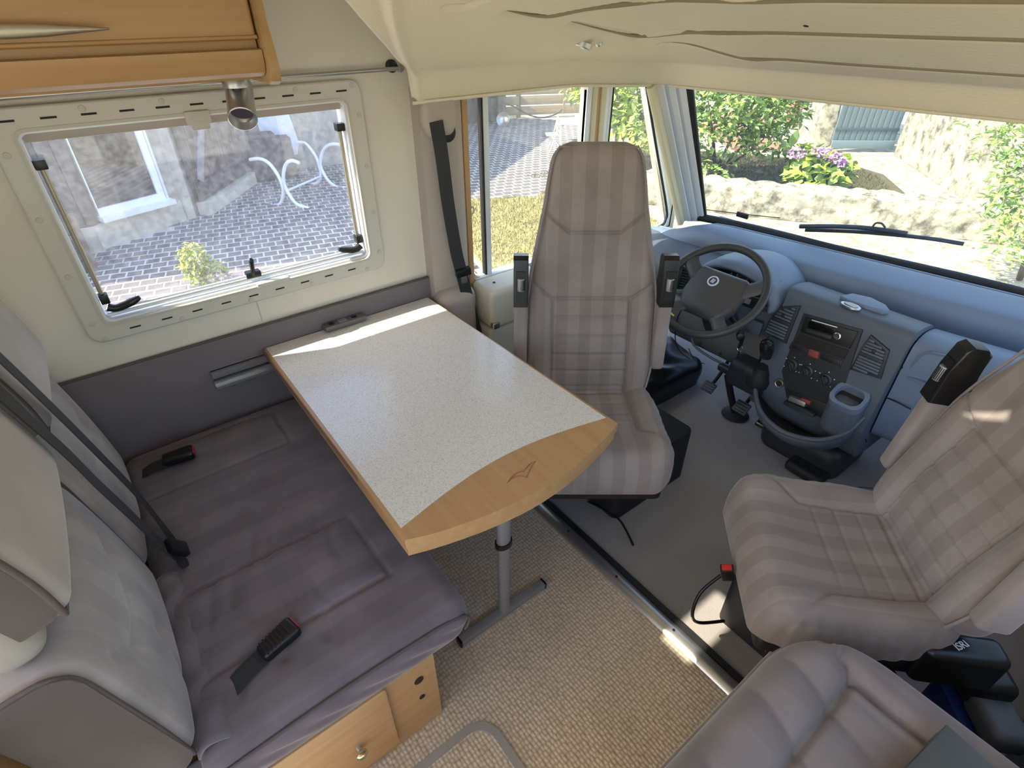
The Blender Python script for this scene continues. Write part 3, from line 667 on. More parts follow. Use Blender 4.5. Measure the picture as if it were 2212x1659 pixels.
def seams(P, top_axis, polys, depth, sig, i, j, sgn):
    d = seg_dist(P[:, i], P[:, j], polys); msk = sgn*P[:, top_axis] > 0
    P[:, top_axis] -= sgn*depth*np.exp(-(d/sig)**2)*msk; return P
def bench_def(P):
    X = P[:, 0]+.57; Y = P[:, 1]+.09; top = P[:, 2] > 0
    P[:, 2] += top*.012*np.sin(np.clip(X/1.12, 0, 1)*math.pi)**.5*np.clip(1-((Y-.1)/.32)**2, 0, 1)
    seam = [[(.685, -.17), (.688, .262), (.925, .268), (.925, -.17)], [(.075, -.17), (.085, .25), (.285, .245), (.285, -.17)]]
    P[:, 2] -= top*.010*np.exp(-(seg_dist(X, Y, seam)/.006)**2)
    puff = sstep(.685, .72, X)*(1-sstep(.89, .925, X))*sstep(-.2, -.1, Y)*(1-sstep(.22, .265, Y))
    P[:, 2] += top*.009*puff
    fold = [[(.66, .15), (.78, .10), (.90, .115)], [(.64, .06), (.75, .02), (.915, .03)], [(.70, -.04), (.80, -.07), (.86, -.03)], [(.62, .20), (.70, .175)], [(.60, .12), (.68, .10)], [(.93, .02), (.98, -.01)], [(.60, .03), (.69, -.0)], [(.58, .16), (.685, .14)], [(.70, .20), (.80, .185)], [(.69, -.09), (.80, -.12)], [(.80, .065), (.92, .075)], [(.94, -.08), (1.0, -.11)], [(.94, .10), (.99, .085)]]
    P[:, 2] -= top*.006*np.exp(-(seg_dist(X, Y, fold)/.012)**2)
    P[:, 2] += top*.003*np.sin(Y*34+3*np.sin(X*9))*puff
    side = P[:, 0] > .5
    P[:, 0] -= side*.003*np.sin(Y*60+4*np.sin(P[:, 2]*40))*np.exp(-((P[:, 2]-.01)/.03)**2)
    P[:, 1] -= .045*sstep(.0, -.06, P[:, 2])*(P[:, 1] > .1)*.6
    return P
bc = thing('bench_seat_cushion', 'wide dark grey velour seat cushion on the beech bench', 'cushion', (.57, .09, .424))
rbox('cushion', (1.10, .605, .128), .052, 'bench_fabric', bc, (150, 84, 6), bench_def)
cs = [(.542, y, .040+.012*math.sin((y+.285)/.57*math.pi)) for y in np.linspace(-.27, .225, 14)]+[(.543, .277, .03), (.542, .291, .0), (.540, .277, -.03)]
tube('piping', cs, .0042, 'piping', bc, 8, sm=2)
tube('piping', [(x, .297, -.03) for x in np.linspace(-.5, .5, 10)], .0042, 'piping', bc, 8)
# crumpled flap of cover between seat and back
fl = []
for i in range(34):
    row = []
    for j in range(16):
        x = .60+.47*i/33; t = j/15
        row.append((x, -.205+.062*t+.010*math.sin(i*.7)*math.sin(t*3.1), .482+.020*math.sin(t*3.1)*(.6+.4*math.sin(i*.4+1+t))+.004*math.sin(i*1.1+t*4)))
    fl.append(row)
me = bpy.data.meshes.new('slack_cover'); me.from_pydata([p_ for r_ in fl for p_ in [(q[0]-.57, q[1]-.09, q[2]-.424) for q in r_]], [], [(i*16+j, i*16+j+1, (i+1)*16+j+1, (i+1)*16+j) for i in range(33) for j in range(15)])
o = link('slack_cover', me, 'bench_plain', bc); md = o.modifiers.new('s', 'SOLIDIFY'); md.thickness = .004

LEAN = math.radians(9)
def back_def(w_):
    def f(P):
        fr_ = P[:, 1] > 0
        P[:, 1] += fr_*(.028*np.clip(1-(P[:, 0]/(w_/2))**2, 0, 1)**.6*np.clip(1-(P[:, 2]/.2)**2, 0, 1)**.5)
        for (cx_, cz_) in ((-.10, .05), (.12, .02), (.02, -.09)):
            d2 = (P[:, 0]-cx_)**2+((P[:, 2]-cz_)*1.0)**2; P[:, 1] -= fr_*.010*np.exp(-d2/.0012)
        fold = [[(-.10, .05), (.12, .02)], [(.12, .02), (.19, .10)], [(-.10, .05), (-.18, .12)], [(.02, -.09), (.10, -.17)]]
        P[:, 1] -= fr_*.007*np.exp(-(seg_dist(P[:, 0], P[:, 2], fold)/.013)**2)
        return P
    return f
def back_cushion(label, xc, w_):
    t = thing('back_cushion', label, 'cushion', (xc, -.262, .452))
    t.rotation_euler = (LEAN, 0, 0)
    rbox('cushion', (w_, .135, .41), .045, 'back_fabric', t, (60, 8, 48), back_def(w_), loc=(0, 0, .215))
    s = w_/2-.004
    for sg in (1, -1):
        tube('piping', [(sg*s, .058, .03), (sg*s, .062, .15), (sg*s, .062, .28), (sg*s, .060, .37), (sg*s, .046, .402), (sg*s, .02, .416), (sg*s, -.05, .416)], .0045, 'piping', t, 8, sm=5)
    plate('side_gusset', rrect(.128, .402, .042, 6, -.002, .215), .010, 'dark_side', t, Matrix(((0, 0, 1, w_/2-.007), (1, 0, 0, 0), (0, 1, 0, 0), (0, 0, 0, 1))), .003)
    return t
back_cushion('grey velour back cushion on the window side of the bench', .285, .515)
back_cushion('grey velour back cushion on the aisle side of the bench', .805, .515)
def head_cushion(label, xc, w_, zb):
    t = thing('headrest_cushion', label, 'headrest', (xc, -.292, zb)); t.rotation_euler = (math.radians(14), 0, 0)
    def f(P):
        fr_ = P[:, 1] > 0
        P[:, 1] += fr_*.022*np.clip(1-(P[:, 0]/(w_/2))**2, 0, 1)**.6*np.clip(1-(P[:, 2]/.2)**2, 0, 1)**.5
        P[:, 0] *= 1-.14*sstep(.05, .2, P[:, 2]); return P
    rbox('pad', (w_, .10, .40), .034, 'head_fabric', t, (40, 6, 40), f, loc=(0, .03, .225))
    rbox('backing', (w_+.012, .075, .42), .03, 'backing', t, (20, 6, 20), lambda P: np.stack([P[:, 0]*(1-.14*sstep(.05, .2, P[:, 2])), P[:, 1], P[:, 2]], 1), loc=(0, -.016, .200))
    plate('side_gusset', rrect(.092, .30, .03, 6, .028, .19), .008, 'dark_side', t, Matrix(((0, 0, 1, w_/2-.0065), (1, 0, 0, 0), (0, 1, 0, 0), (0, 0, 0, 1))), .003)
    s = w_/2-.003
    for sg in (1, -1): tube('piping', [(sg*s, .064, .035), (sg*s, .076, .12), (sg*(s-.004), .074, .26), (sg*(s-.03), .05, .40)], .0055, 'piping', t, 8, sm=6)
    tube('piping', [(-s, .064, .035), (0, .070, .030), (s, .064, .035)], .0045, 'piping', t, 8, sm=5)
    return t
head_cushion('pale velour headrest cushion on the window side of the bench', .275, .43, .872)
head_cushion('pale velour headrest cushion on the aisle side of the bench', .815, .42, .885)
# upper roll of the far headrest
ur = thing('upper_headrest_roll', 'pale rounded upper head pad by the window wall', 'headrest', (.12, -.45, 1.25)); rbox('pad', (.24, .12, .26), .055, 'head_fabric', ur, (14, 8, 14), loc=(0, .03, .13))
tube('piping', [(.118, .02, .05), (.12, .06, .10), (.118, .06, .18)], .005, 'piping', ur, 8, sm=4)

# ---- bench belts
b1 = thing('bench_seat_belt', 'dark webbing belt of the window seat crossing the bench back', 'seat belt')
strap('webbing', [(.52, -.255, 1.22), (.50, -.225, 1.06), (.475, -.205, .93), (.445, -.188, .80), (.425, -.168, .66), (.44, -.152, .56), (.49, -.138, .505), (.52, -.128, .496)], .044, 'webbing', b1, (1, .0, 0))
b2 = thing('bench_seat_belt', 'dark webbing belt of the aisle seat crossing the bench back', 'seat belt')
strap('webbing', [(.66, -.265, 1.25), (.645, -.230, 1.08), (.632, -.205, .95), (.625, -.190, .85), (.60, -.172, .72), (.585, -.155, .60), (.575, -.140, .525), (.60, -.125, .498)], .046, 'webbing', b2, (1, 0, 0))
box('tongue', -.02, .02, -.008, .008, -.03, .03, 'black_plastic', b2, .004, loc=(.572, -.128, .545), rot=(.5, .2, 0))
def buckle(label, p0, p1, tilt, ribs):
    d = Vector(p1)-Vector(p0); ang = math.atan2(d.y, d.x); t = thing('seat_belt_buckle', label, 'buckle', p0, ang)
    L = Vector((d.x, d.y, 0)).length
    strap('webbing', [(-.06, 0, -.04), (0, 0, .0), (L*.30, 0, .022), (L*.55, 0, .024)], .044, 'webbing', t, (0, 1, 0), .004)
    h = rbox('housing', (.088, .052, .030), .010, 'black_plastic', t, (8, 6, 4), lambda P: np.stack([P[:, 0], P[:, 1]*(.80+.2*sstep(-.04, .04, P[:, 0])), P[:, 2]], 1), loc=(L-.036, 0, .034), rot=(0, -tilt, 0))
    box('release_button', .0355, .0455, -.018, .018, -.008, .010, 'red_button', h, .003)
    if ribs:
        for k in range(7): box('rib', -.034+k*.009, -.031+k*.009, -.02, .02, .013, .0172, 'black_soft', h, .001)
    return t
buckle('smooth black belt buckle lying on the window side of the bench cushion', (.152, -.172, .482), (.175, -.020, .49), .05, False)
buckle('ribbed black belt buckle lying on the aisle side of the bench cushion', (.978, -.135, .478), (.935, .028, .49), .1, True)
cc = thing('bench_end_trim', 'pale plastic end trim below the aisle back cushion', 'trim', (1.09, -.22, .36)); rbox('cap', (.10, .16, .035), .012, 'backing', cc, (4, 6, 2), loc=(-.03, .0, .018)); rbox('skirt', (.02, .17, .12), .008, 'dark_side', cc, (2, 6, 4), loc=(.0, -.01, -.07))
pt = tag(box('bench_partition', 0, 1.13, -.425, -.402, 0, .86, 'cabinet_wood', None, .006), 'honey-coloured wooden partition behind the bench back', 'partition')

# ---- side sofa in the near right corner
SX0, SX1, SY0, SY1, SZ = 1.615, 2.135, -.35, 1.01, .522
sofa = thing('side_sofa_cushion', 'plump grey velour side sofa cushion with gathered seam, nearest the viewer', 'cushion', (1.875, .34, SZ-.15))
def sofa_def(P):
    X = P[:, 0]+1.875; Y = P[:, 1]+.34; top = P[:, 2] > 0
    cx0, cy1 = SX0, SY1; r = .19                                    # rounded plan corner towards the cab
    dx = np.maximum(cx0+r-X, 0); dy = np.maximum(Y-(cy1-r), 0); L = np.hypot(dx, dy); k = np.where((dx > 0) & (dy > 0), np.minimum(1, r*np.maximum(np.maximum(dx, dy), 1e-6)/(np.maximum(L, 1e-6)*r)), 1)
    X2 = np.where((dx > 0) & (dy > 0), cx0+r-dx*k, X); Y2 = np.where((dx > 0) & (dy > 0), cy1-r+dy*k, Y)
    P[:, 0] = X2-1.875; P[:, 1] = Y2-.34
    e = np.minimum(X2-SX0, SY1-Y2)
    P[:, 2] += top*.020*np.sin(np.clip(e/.145, 0, 1)*math.pi)
    seam = [[(SX0+.140, -.4), (SX0+.140, SY1-.115), (2.2, SY1-.115)], [(SX0+.140, SY1-.115), (SX0+.07, SY1-.035)]]
    P[:, 2] -= top*.020*np.exp(-(seg_dist(X2, Y2, [seam[0]])/.010)**2)
    P[:, 2] -= top*.008*np.exp(-(seg_dist(X2, Y2, [seam[1]])/.008)**2)
    g = sstep(SX0+.005, SX0+.05, X2)*(1-sstep(SX0+.13, SX0+.30, X2))*(Y2 < SY1-.08)
    wv = np.abs(np.sin(Y2*21+1.6*np.sin(Y2*7)+X2*7))**.55
    P[:, 2] += top*.013*g*(wv-.75)
    return P
rbox('cushion', (.52, 1.34, .15), .06, 'sofa_fabric', sofa, (90, 200, 6), sofa_def, loc=(0, 0, .075))
pc = [(SX0+.002, -.3, SZ-.05), (SX0+.002, .3, SZ-.05), (SX0+.002, SY1-.20, SZ-.05)]+[(SX0+.19-.187*math.cos(t_), SY1-.19+.187*math.sin(t_), SZ-.05+.012*math.sin(t_)) for t_ in np.linspace(.1, math.pi/2, 8)]+[(SX0+.3, SY1-.002, SZ-.038), (SX1, SY1-.002, SZ-.038)]
tube('piping', [(a_-1.875, b__-.34, c_-(SZ-.15)) for a_, b__, c_ in pc], .006, 'sofa_fabric', sofa, 8, sm=6)
sbase = tag(box('side_bench', SX0+.06, 2.13, -.35, SY1-.07, 0, SZ-.155, 'beech', None, .004), 'beech base under the side sofa cushion', 'bench')
blk = thing('dark_wedge_block', 'dark grey wedge-shaped block lying on the side sofa cushion', 'block', (1.94, .80, SZ+.012), math.radians(-8))
bw = plate('body', [(-.05, -.13), (.05, -.13), (.055, .10), (-.055, .10)], .055, 'green_grey', blk, None, .008)
box('slope', -.056, .056, .06, .104, .0, .03, 'green_grey', blk, .008)

# ================================================================== SWIVEL SEATS
HWW = [0, .05, .12, .35, .45, .55, .65, .72, .77, .80, .82, .83]; HWV = [.200, .222, .234, .228, .214, .193, .172, .162, .153, .142, .127, .108]
hw = lambda w_: np.interp(w_, HWW, HWV)
def seat_back_def(P):
    w_ = (P[:, 2]+.44)*.83/.88; h_ = hw(w_); k = h_/.23; P[:, 0] *= k; fr_ = P[:, 1] < 0
    q = np.abs(P[:, 0])/h_
    P[:, 1] -= fr_*.026*sstep(.50, .85, q)*(1-sstep(.95, 1.0, q)*.7)*(1-sstep(.38, .56, w_))
    P[:, 1] -= fr_*.016*np.clip(1-q**2, 0, 1)*sstep(.52, .62, w_)
    P[:, 1] -= fr_*.022*np.exp(-((w_-.16)/.12)**2)*(1-q**2)
    P[:, 1] *= 1-.25*sstep(.55, .83, w_)
    sm_ = [[(-.17, .63), (-.085, .565), (.085, .565), (.17, .63)], [(-.24, .435), (-.135, .355), (.135, .355), (.24, .435)], [(-.135, .355), (-.138, -.02)], [(.135, .355), (.138, -.02)]]
    P[:, 1] += fr_*.011*np.exp(-(seg_dist(P[:, 0], w_, sm_)/.0045)**2)
    hz = [[(-.135, z_), (.135, z_)] for z_ in (.292, .228, .166, .106, .046)]
    P[:, 1] += fr_*.006*np.exp(-(seg_dist(P[:, 0], w_, hz)/.0045)**2)
    return P
def seat_cush_def(P):
    X = P[:, 0]; Y = P[:, 1]; top = P[:, 2] > 0; h_ = .25-.03*sstep(.05, .25, Y)-.02*sstep(-.15, -.25, Y); P[:, 0] *= h_/.25; X = P[:, 0]
    q = np.abs(X)/h_
    P[:, 2] += top*.026*sstep(.55, .82, q)*(1-.5*sstep(.93, 1, q))*sstep(-.24, -.10, Y)
    P[:, 2] += top*.018*np.exp(-((Y+.17)/.07)**2)
    P[:, 2] -= top*.012*np.exp(-((Y-.05)/.12)**2)*(1-q)
    P[:, 2] -= .03*sstep(-.19, -.25, Y)
    sm_ = [[(-.135, .25), (-.150, -.05), (-.245, -.17)], [(.135, .25), (.150, -.05), (.245, -.17)], [(-.14, .16), (.14, .16)]]
    P[:, 2] -= top*.008*np.exp(-(seg_dist(X, Y, sm_)/.006)**2)
    hz = [[(-.14, y_), (.14, y_)] for y_ in (.10, .04, -.02)]
    P[:, 2] -= top*.0035*np.exp(-(seg_dist(X, Y, hz)/.005)**2)
    wr = np.sin(Y*150)*.0018*np.exp(-((q-.97)/.05)**2); P[:, 0] += wr*np.sign(X)
    return P
ARM_BLACK = 1
def swivel_seat(label, loc, th, first=None):
    s = thing('swivel_seat', label, 'seat', loc, th, 'swivel seats of the cab')
    bk = rbox('backrest', (.46, .105, .88), .046, 'seat_fabric', s, (130, 6, 230), seat_back_def, loc=(0, .090, .40+.455), rot=(-math.radians(13.5), 0, 0))
    ol = []
    for sg in (1, -1):
        wl_ = np.linspace(.02, .815, 30); seq = [(sg*(float(hw(x_))-.004), -.047*(1-.25*float(sstep(.55, .83, np.array(x_))))-.014*(1-float(sstep(.38, .56, np.array(x_)))), x_*.88/.83-.44) for x_ in wl_]
        ol += seq if sg == 1 else seq[::-1]
    tube('piping', ol, .0042, 'seat_fabric_plain', bk, 7, closed=False)
    cu = rbox('seat_cushion', (.50, .47, .14), .055, 'seat_fabric', s, (90, 90, 6), seat_cush_def, loc=(0, -.232, .402))
    for sg in (1, -1):
        ar = rbox('armrest', (.046, .075, .27), .015, 'seat_fabric_plain', s, (4, 6, 10), loc=(sg*.248, -.010, .69), rot=(-math.radians(6), 0, 0))
        cp_ = plate('armrest_cap', [(-.042, .0), (.040, .0), (.040, .03), (.028, .10), (.028, .158), (.012, .172), (-.020, .172), (-.034, .160), (-.042, .10)], .050, 'black_plastic', ar, Matrix(((0, 0, 1, -.025), (1, 0, 0, 0), (0, 1, 0, .11), (0, 0, 0, 1))), .005)
        box('recess', -.016, .016, -.0435, -.040, .135, .235, 'dash_black', cp_)
        kn = lathe('adjuster_wheel', [(.011, -.021), (.012, -.019), (.012, .019), (.011, .021)], 'grey_metal', cp_, 20, mtx=axis_mtx((0, -.042, .190), (0, 0, 1)))
        for k in range(10):
            a_ = math.pi+math.pi*k/9; box('knurl', -.0009, .0009, -.0135, -.0115, -.018, .018, 'dark_metal', kn, loc=(0, -.042, .190), rot=(0, 0, a_+math.pi/2+math.pi/2))
        lathe('pivot', [(.022, -.012), (.022, .012), (.015, .016)], 'black_plastic', s, 20, mtx=axis_mtx((sg*.222, .01, .545), (sg, 0, 0)))
    rbox('recliner_cover', (.075, .19, .13), .022, 'black_plastic', s, (3, 6, 5), loc=(.212, .01, .355)); rbox('recliner_cover', (.055, .17, .13), .022, 'black_plastic', s, (3, 6, 5), loc=(-.235, -.01, .40))
    sp_ = rbox('seat_pan', (.44, .44, .06), .02, 'black_soft', s, (4, 4, 3), loc=(0, -.22, .315))
    for sg in (1, -1): box('slide_rail', sg*.19-.015, sg*.19+.015, -.40, .05, .262, .29, 'dark_metal', sp_ if False else s, .003)
    tube('slide_lever', [(.20, -.12, .30), (.29, -.12, .305), (.29, -.26, .30), (.20, -.26, .295)], .006, 'black_plastic', s, 8, sm=5)
    return s
def pedestal(s, cx_, cy_, hx, hy, zt=.25):
    """vehicle-aligned plinth as a part of the seat"""
    mt_ = Matrix.Rotation(-s.rotation_euler.z, 4, 'Z') @ Matrix.Translation((-s.location.x, -s.location.y, 0)) @ Matrix.Translation((cx_, cy_, 0))
    plate('plinth', rrect(hx*2, hy*2, .03, 4), zt, 'black_soft', s, mt_, .008)
    plate('swivel_plate', circ(.17, 28), .014, 'dark_metal', s, Matrix.Translation((0, -.2, zt)))
drv = swivel_seat('grey striped driver seat turned to face the table, in front of the steering wheel', (.590, 1.262, 0), YAW)
pedestal(drv, .70, 1.40, .185, .21)
pas = copy_tree(drv); pas.location = (1.722, 1.418, 0); pas.rotation_euler = (0, 0, math.radians(-46)); pas['label'] = 'grey striped passenger seat turned towards the table, beside the side sofa'
for ch in list(pas.children):
    if ch.name.startswith(('plinth', 'swivel_plate')): bpy.data.objects.remove(ch)
pedestal(pas, 1.56, 1.36, .19, .20)
# passenger seat extras: control box with moulded lettering, red buckle, blue base bracket
cbx = rbox('control_box', (.13, .10, .10), .025, 'black_plastic', pas, (5, 5, 5), loc=(.19, .12, .27))
fc = bpy.data.curves.new('lettering', 'FONT'); fc.body = 'ISRI'; fc.size = .024; fc.extrude = .0006; fc.align_x = 'CENTER'; fc.align_y = 'CENTER'
tmp = bpy.data.objects.new('tmp_text', fc); COL.objects.link(tmp); lme = bpy.data.meshes.new_from_object(tmp.evaluated_get(bpy.context.evaluated_depsgraph_get())); bpy.data.objects.remove(tmp)
lme.materials.clear(); lt_ = link('lettering', lme, 'white_paint', pas, False); lt_.location = (.214, .0, .4208); lt_.rotation_euler = (0, 0, math.radians(118))
box('base_bracket', .16, .30, .06, .16, .05, .20, 'blue_box', pas, .008)
rbox('lower_cover', (.12, .09, .07), .02, 'dash_grey', pas, (4, 4, 4), loc=(.29, .12, .245))
bkl = box('buckle', -.012, .012, -.018, .018, -.03, .03, 'black_plastic', pas, .004, loc=(.03, -.485, .345), rot=(.3, .2, 0))
box('release_button', -.008, .008, -.013, .013, .028, .034, 'red_button', bkl, .001)
tube('buckle_cable', [(.03, -.5, .33), (.06, -.55, .28), (.08, -.56, .20), (.05, -.52, .12), (.02, -.44, .10)], .005, 'black_plastic', pas, 8, sm=6)
wr = tag(tube('loose_cable', [az(1270, 1083, .004), az(1300, 1098, .012), az(1335, 1120, .02), az(1352, 1145, .012), az(1368, 1178, .006)], .0045, 'black_plastic', None, 8, sm=6), 'short black cable lying on the carpet by the driver seat', 'cable')

# ================================================================== DASHBOARD
dash = thing('dashboard', 'blue-grey moulded dashboard below the windscreen', 'dashboard', (1.05, 2.3, 0))
DO = Matrix.Translation((-1.05, -2.3, 0)); DV = Vector((1.05, 2.3, 0))
def D(o): o.location = o.location-DV; return o
def xloft(name, stations, m_, parent, close=True):
    """stations: list of (x, [(y,z)...]) profiles of equal length"""
    vv, ff = [], []; n = len(stations[0][1])
    for x, pr in stations: vv += [(x, y, z) for y, z in pr]
    for i in range(len(stations)-1):
        for k in range(n-1): ff.append((i*n+k, i*n+k+1, (i+1)*n+k+1, (i+1)*n+k))
    ff.append(tuple(range(n))[::-1]); ff.append(tuple((len(stations)-1)*n+k for k in range(n)))
    ff += [(i*n+n-1, i*n, (i+1)*n, (i+1)*n+n-1) for i in range(len(stations)-1)]
    bm_ = bmesh.new(); bv = [bm_.verts.new(v) for v in vv]
    for f_ in ff: bm_.faces.new([bv[i] for i in f_])
    o_ = bm_obj(name, bm_, m_, parent, ang=42); return D(o_)
def prof_sm(pts, n=4): return [tuple(p_) for p_ in smooth_pts(pts, n)]
def shelf_prof(x):
    y0 = yw(x)-.004; s_ = .10*float(sstep(.3, .9, np.array(x))); dz = -.085*(1-float(sstep(.06, .34, np.array(x))))
    return prof_sm([(y_, z_+dz if z_ > .6 else z_) for y_, z_ in [(y0-.02, .55), (y0-.03, .735), (y0-.045, .757), (y0-.09, .772), (y0-.098, .764), (y0-.106, .772), (y0-.16, .782), (y0-.205-s_, .776), (y0-.235-s_, .758), (y0-.25-s_, .72), (y0-.245-s_, .66), (y0-.23-s_, .55)]])
xloft('upper_shelf', [(x, shelf_prof(x)) for x in np.linspace(.01, 2.12, 30)], 'dash_blue', dash)
xloft('shelf_roll', [(x, prof_sm([(yw(x)-.262, .55), (yw(x)-.262, .70), (yw(x)-.225, .752), (yw(x)-.19, .766), (yw(x)-.15, .762), (yw(x)-.15, .55)])) for x in np.linspace(.86, 2.1, 14)], 'dash_blue', dash)
# lower body, three fields
dpr = prof_sm([(2.30, .69), (2.18, .70), (2.10, .695), (2.035, .665), (2.01, .60), (2.015, .48), (2.045, .36), (2.10, .31), (2.30, .33)])
xloft('driver_field', [(x, dpr) for x in (.03, .3, .6, .90)], 'dash_grey', dash)
kpr = prof_sm([(2.12, .56), (2.02, .545), (1.985, .50), (1.990, .42), (2.03, .33), (2.10, .305), (2.2, .32)])
xloft('knee_panel', [(x, kpr) for x in (.40, .5, .84, .88)], 'dash_warm', dash)
cpr = prof_sm([(2.32, .52), (2.25, .62), (2.19, .725), (2.10, .757), (2.03, .763), (2.000, .750), (1.988, .70), (1.965, .55), (1.945, .40), (1.945, .32), (2.0, .22), (2.30, .18)])
xloft('console_field', [(x, cpr) for x in (.905, 1.0, 1.2, 1.345)], 'dash_grey', dash)
ppr = prof_sm([(2.42, .50), (2.32, .60), (2.235, .70), (2.12, .735), (2.05, .728), (2.02, .69), (2.015, .55), (2.02, .40), (2.06, .31), (2.35, .29)])
xloft('passenger_field', [(x, [(y+.17*(x-1.35), z) for y, z in ppr]) for x in (1.35, 1.5, 1.7, 2.1)], 'dash_blue', dash)
# features on the sloping console face
CP, CN = np.array([1.1, 1.945, .40]), np.array([0, -1, .152])
def cf(u, v, lift=0): p_ = apl(u, v, CP, CN); return p_+Vector((0, -1, .152)).normalized()*lift
CMT = Matrix(((1, 0, 0, 0), (0, .1503, -.9886, 0), (0, .9886, .1503, 0), (0, 0, 0, 1)))     # local x, up-the-face, outward
def cface(name, px, th, m_, parent, lift=0., bev=.002, sm=0):
    """outline given where the photo shows it, laid on the console face"""
    inv = CMT.inverted(); q = [inv @ Vector(cf(u, v)) for u, v in px]
    pts = [(a.x, a.y) for a in q]
    if sum(a[0]*b[1]-b[0]*a[1] for a, b in zip(pts, pts[1:]+pts[:1])) < 0: pts = pts[::-1]
    if sm: pts = [tuple(p_) for p_ in smooth_pts(pts, sm, True)]
    zc = q[0].z
    o_ = plate(name, pts, th, m_, parent, CMT @ Matrix.Translation((0, 0, zc+lift)), bev); return o_
cface_d = lambda *a, **k: D(cface(*a, **k))
cface_d('centre_bezel', [(1737, 676), (1866, 712), (1826, 830), (1790, 900), (1700, 858), (1690, 800)], .006, 'dash_dark', dash, 0, .003)
rad = cface_d('radio', [(1742, 684), (1856, 716), (1838, 752), (1732, 716)], .006, 'dash_black', dash, .006)
for nm, px, m_ in (('display', [(1752, 692), (1808, 709), (1803, 722), (1748, 706)], 'screen_dark'), ('button_row', [(1745, 708), (1800, 725), (1798, 732), (1743, 715)], 'dash_dark'), ('face_line', [(1757, 689), (1812, 705), (1812, 707), (1757, 691)], 'white_paint')):
    o = cface(nm, px, .002, m_, rad, .012, .0005)
p = cf(1813, 724, .013); lathe('volume_knob', [(.013, 0), (.013, .008), (.0105, .0085), (.0095, .012), (.001, .0125)], 'chrome', rad, 24, mtx=axis_mtx(p, (0, -1, .152)))
cface_d('pocket', [(1730, 722), (1836, 756), (1826, 776), (1718, 738)], .004, 'slot', dash, .005)
sw_ = cface_d('switch_strip', [(1712, 738), (1822, 778), (1817, 796), (1706, 752)], .005, 'dash_dark', dash, .005)
cface('hazard_button', [(1752, 752), (1773, 759), (1770, 774), (1749, 766)], .005, 'hazard_red', sw_, .010)
for px in ([(1716, 742), (1748, 753), (1746, 762), (1713, 750)], [(1776, 762), (1818, 778), (1816, 790), (1774, 774)]): cface('rocker_switch', px, .003, 'dash_black', sw_, .010)
for u, v in ((1712, 787), (1745, 801), (1785, 819)):
    mt = axis_mtx(cf(u, v, .006), (0, -1, .152))
    kb = D(lathe('climate_knob', [(.024, 0), (.023, .004), (.016, .006), (.015, .018), (.001, .019)], 'dash_dark', dash, 26, mtx=mt))
    o = box('pointer', -.004, .004, -.020, .020, .017, .024, 'dash_black', kb, .002); o.matrix_local = mt @ Matrix.Rotation(.6, 4, 'Z')
    for a_ in (-2.2, -1.1, 0, 1.1, 2.2): 
        q = mt @ Vector((.031*math.sin(a_), .031*math.cos(a_), .0)); o = lathe('tick', [(.0022, 0), (.002, .001)], 'white_paint', kb, 8, mtx=axis_mtx(q, (0, -1, .152)))
cface_d('ashtray_panel', [(1700, 838), (1790, 872), (1780, 905), (1722, 872)], .004, 'dash_black', dash, .004)
ash = cface_d('ashtray_lip', [(1703, 862), (1740, 876), (1768, 890), (1765, 897), (1735, 885), (1700, 868)], .03, 'dash_dark', dash, .004, .004)
o = cface('chrome_plug', [(1712, 852), (1748, 866), (1744, 876), (1708, 862)], .02, 'alu', ash, .006, .004); o2 = cface('red_stub', [(1738, 856), (1758, 864), (1755, 872), (1735, 863)], .018, 'hazard_red', ash, .008, .004)
for nm, u, v in (('lighter_socket', 1686, 827), ('lighter_socket', 1801, 922)):
    p = cf(u, v, .010) if u < 1700 else apl(u, v, (1.2, 1.955, .30), (0, -.75, .66)); dn = (0, -1, .152) if u < 1700 else (0, -.75, .66)
    D(lathe(nm, [(.017, -.012), (.017, .003), (.015, .005), (.0125, .004), (.012, -.004)], 'brass_metal', dash, 24, mtx=axis_mtx(p, dn)))
    D(lathe('socket_bore', [(.012, -.012), (.0118, .001), (.001, .0012)], 'slot', dash, 18, mtx=axis_mtx(p, dn)))
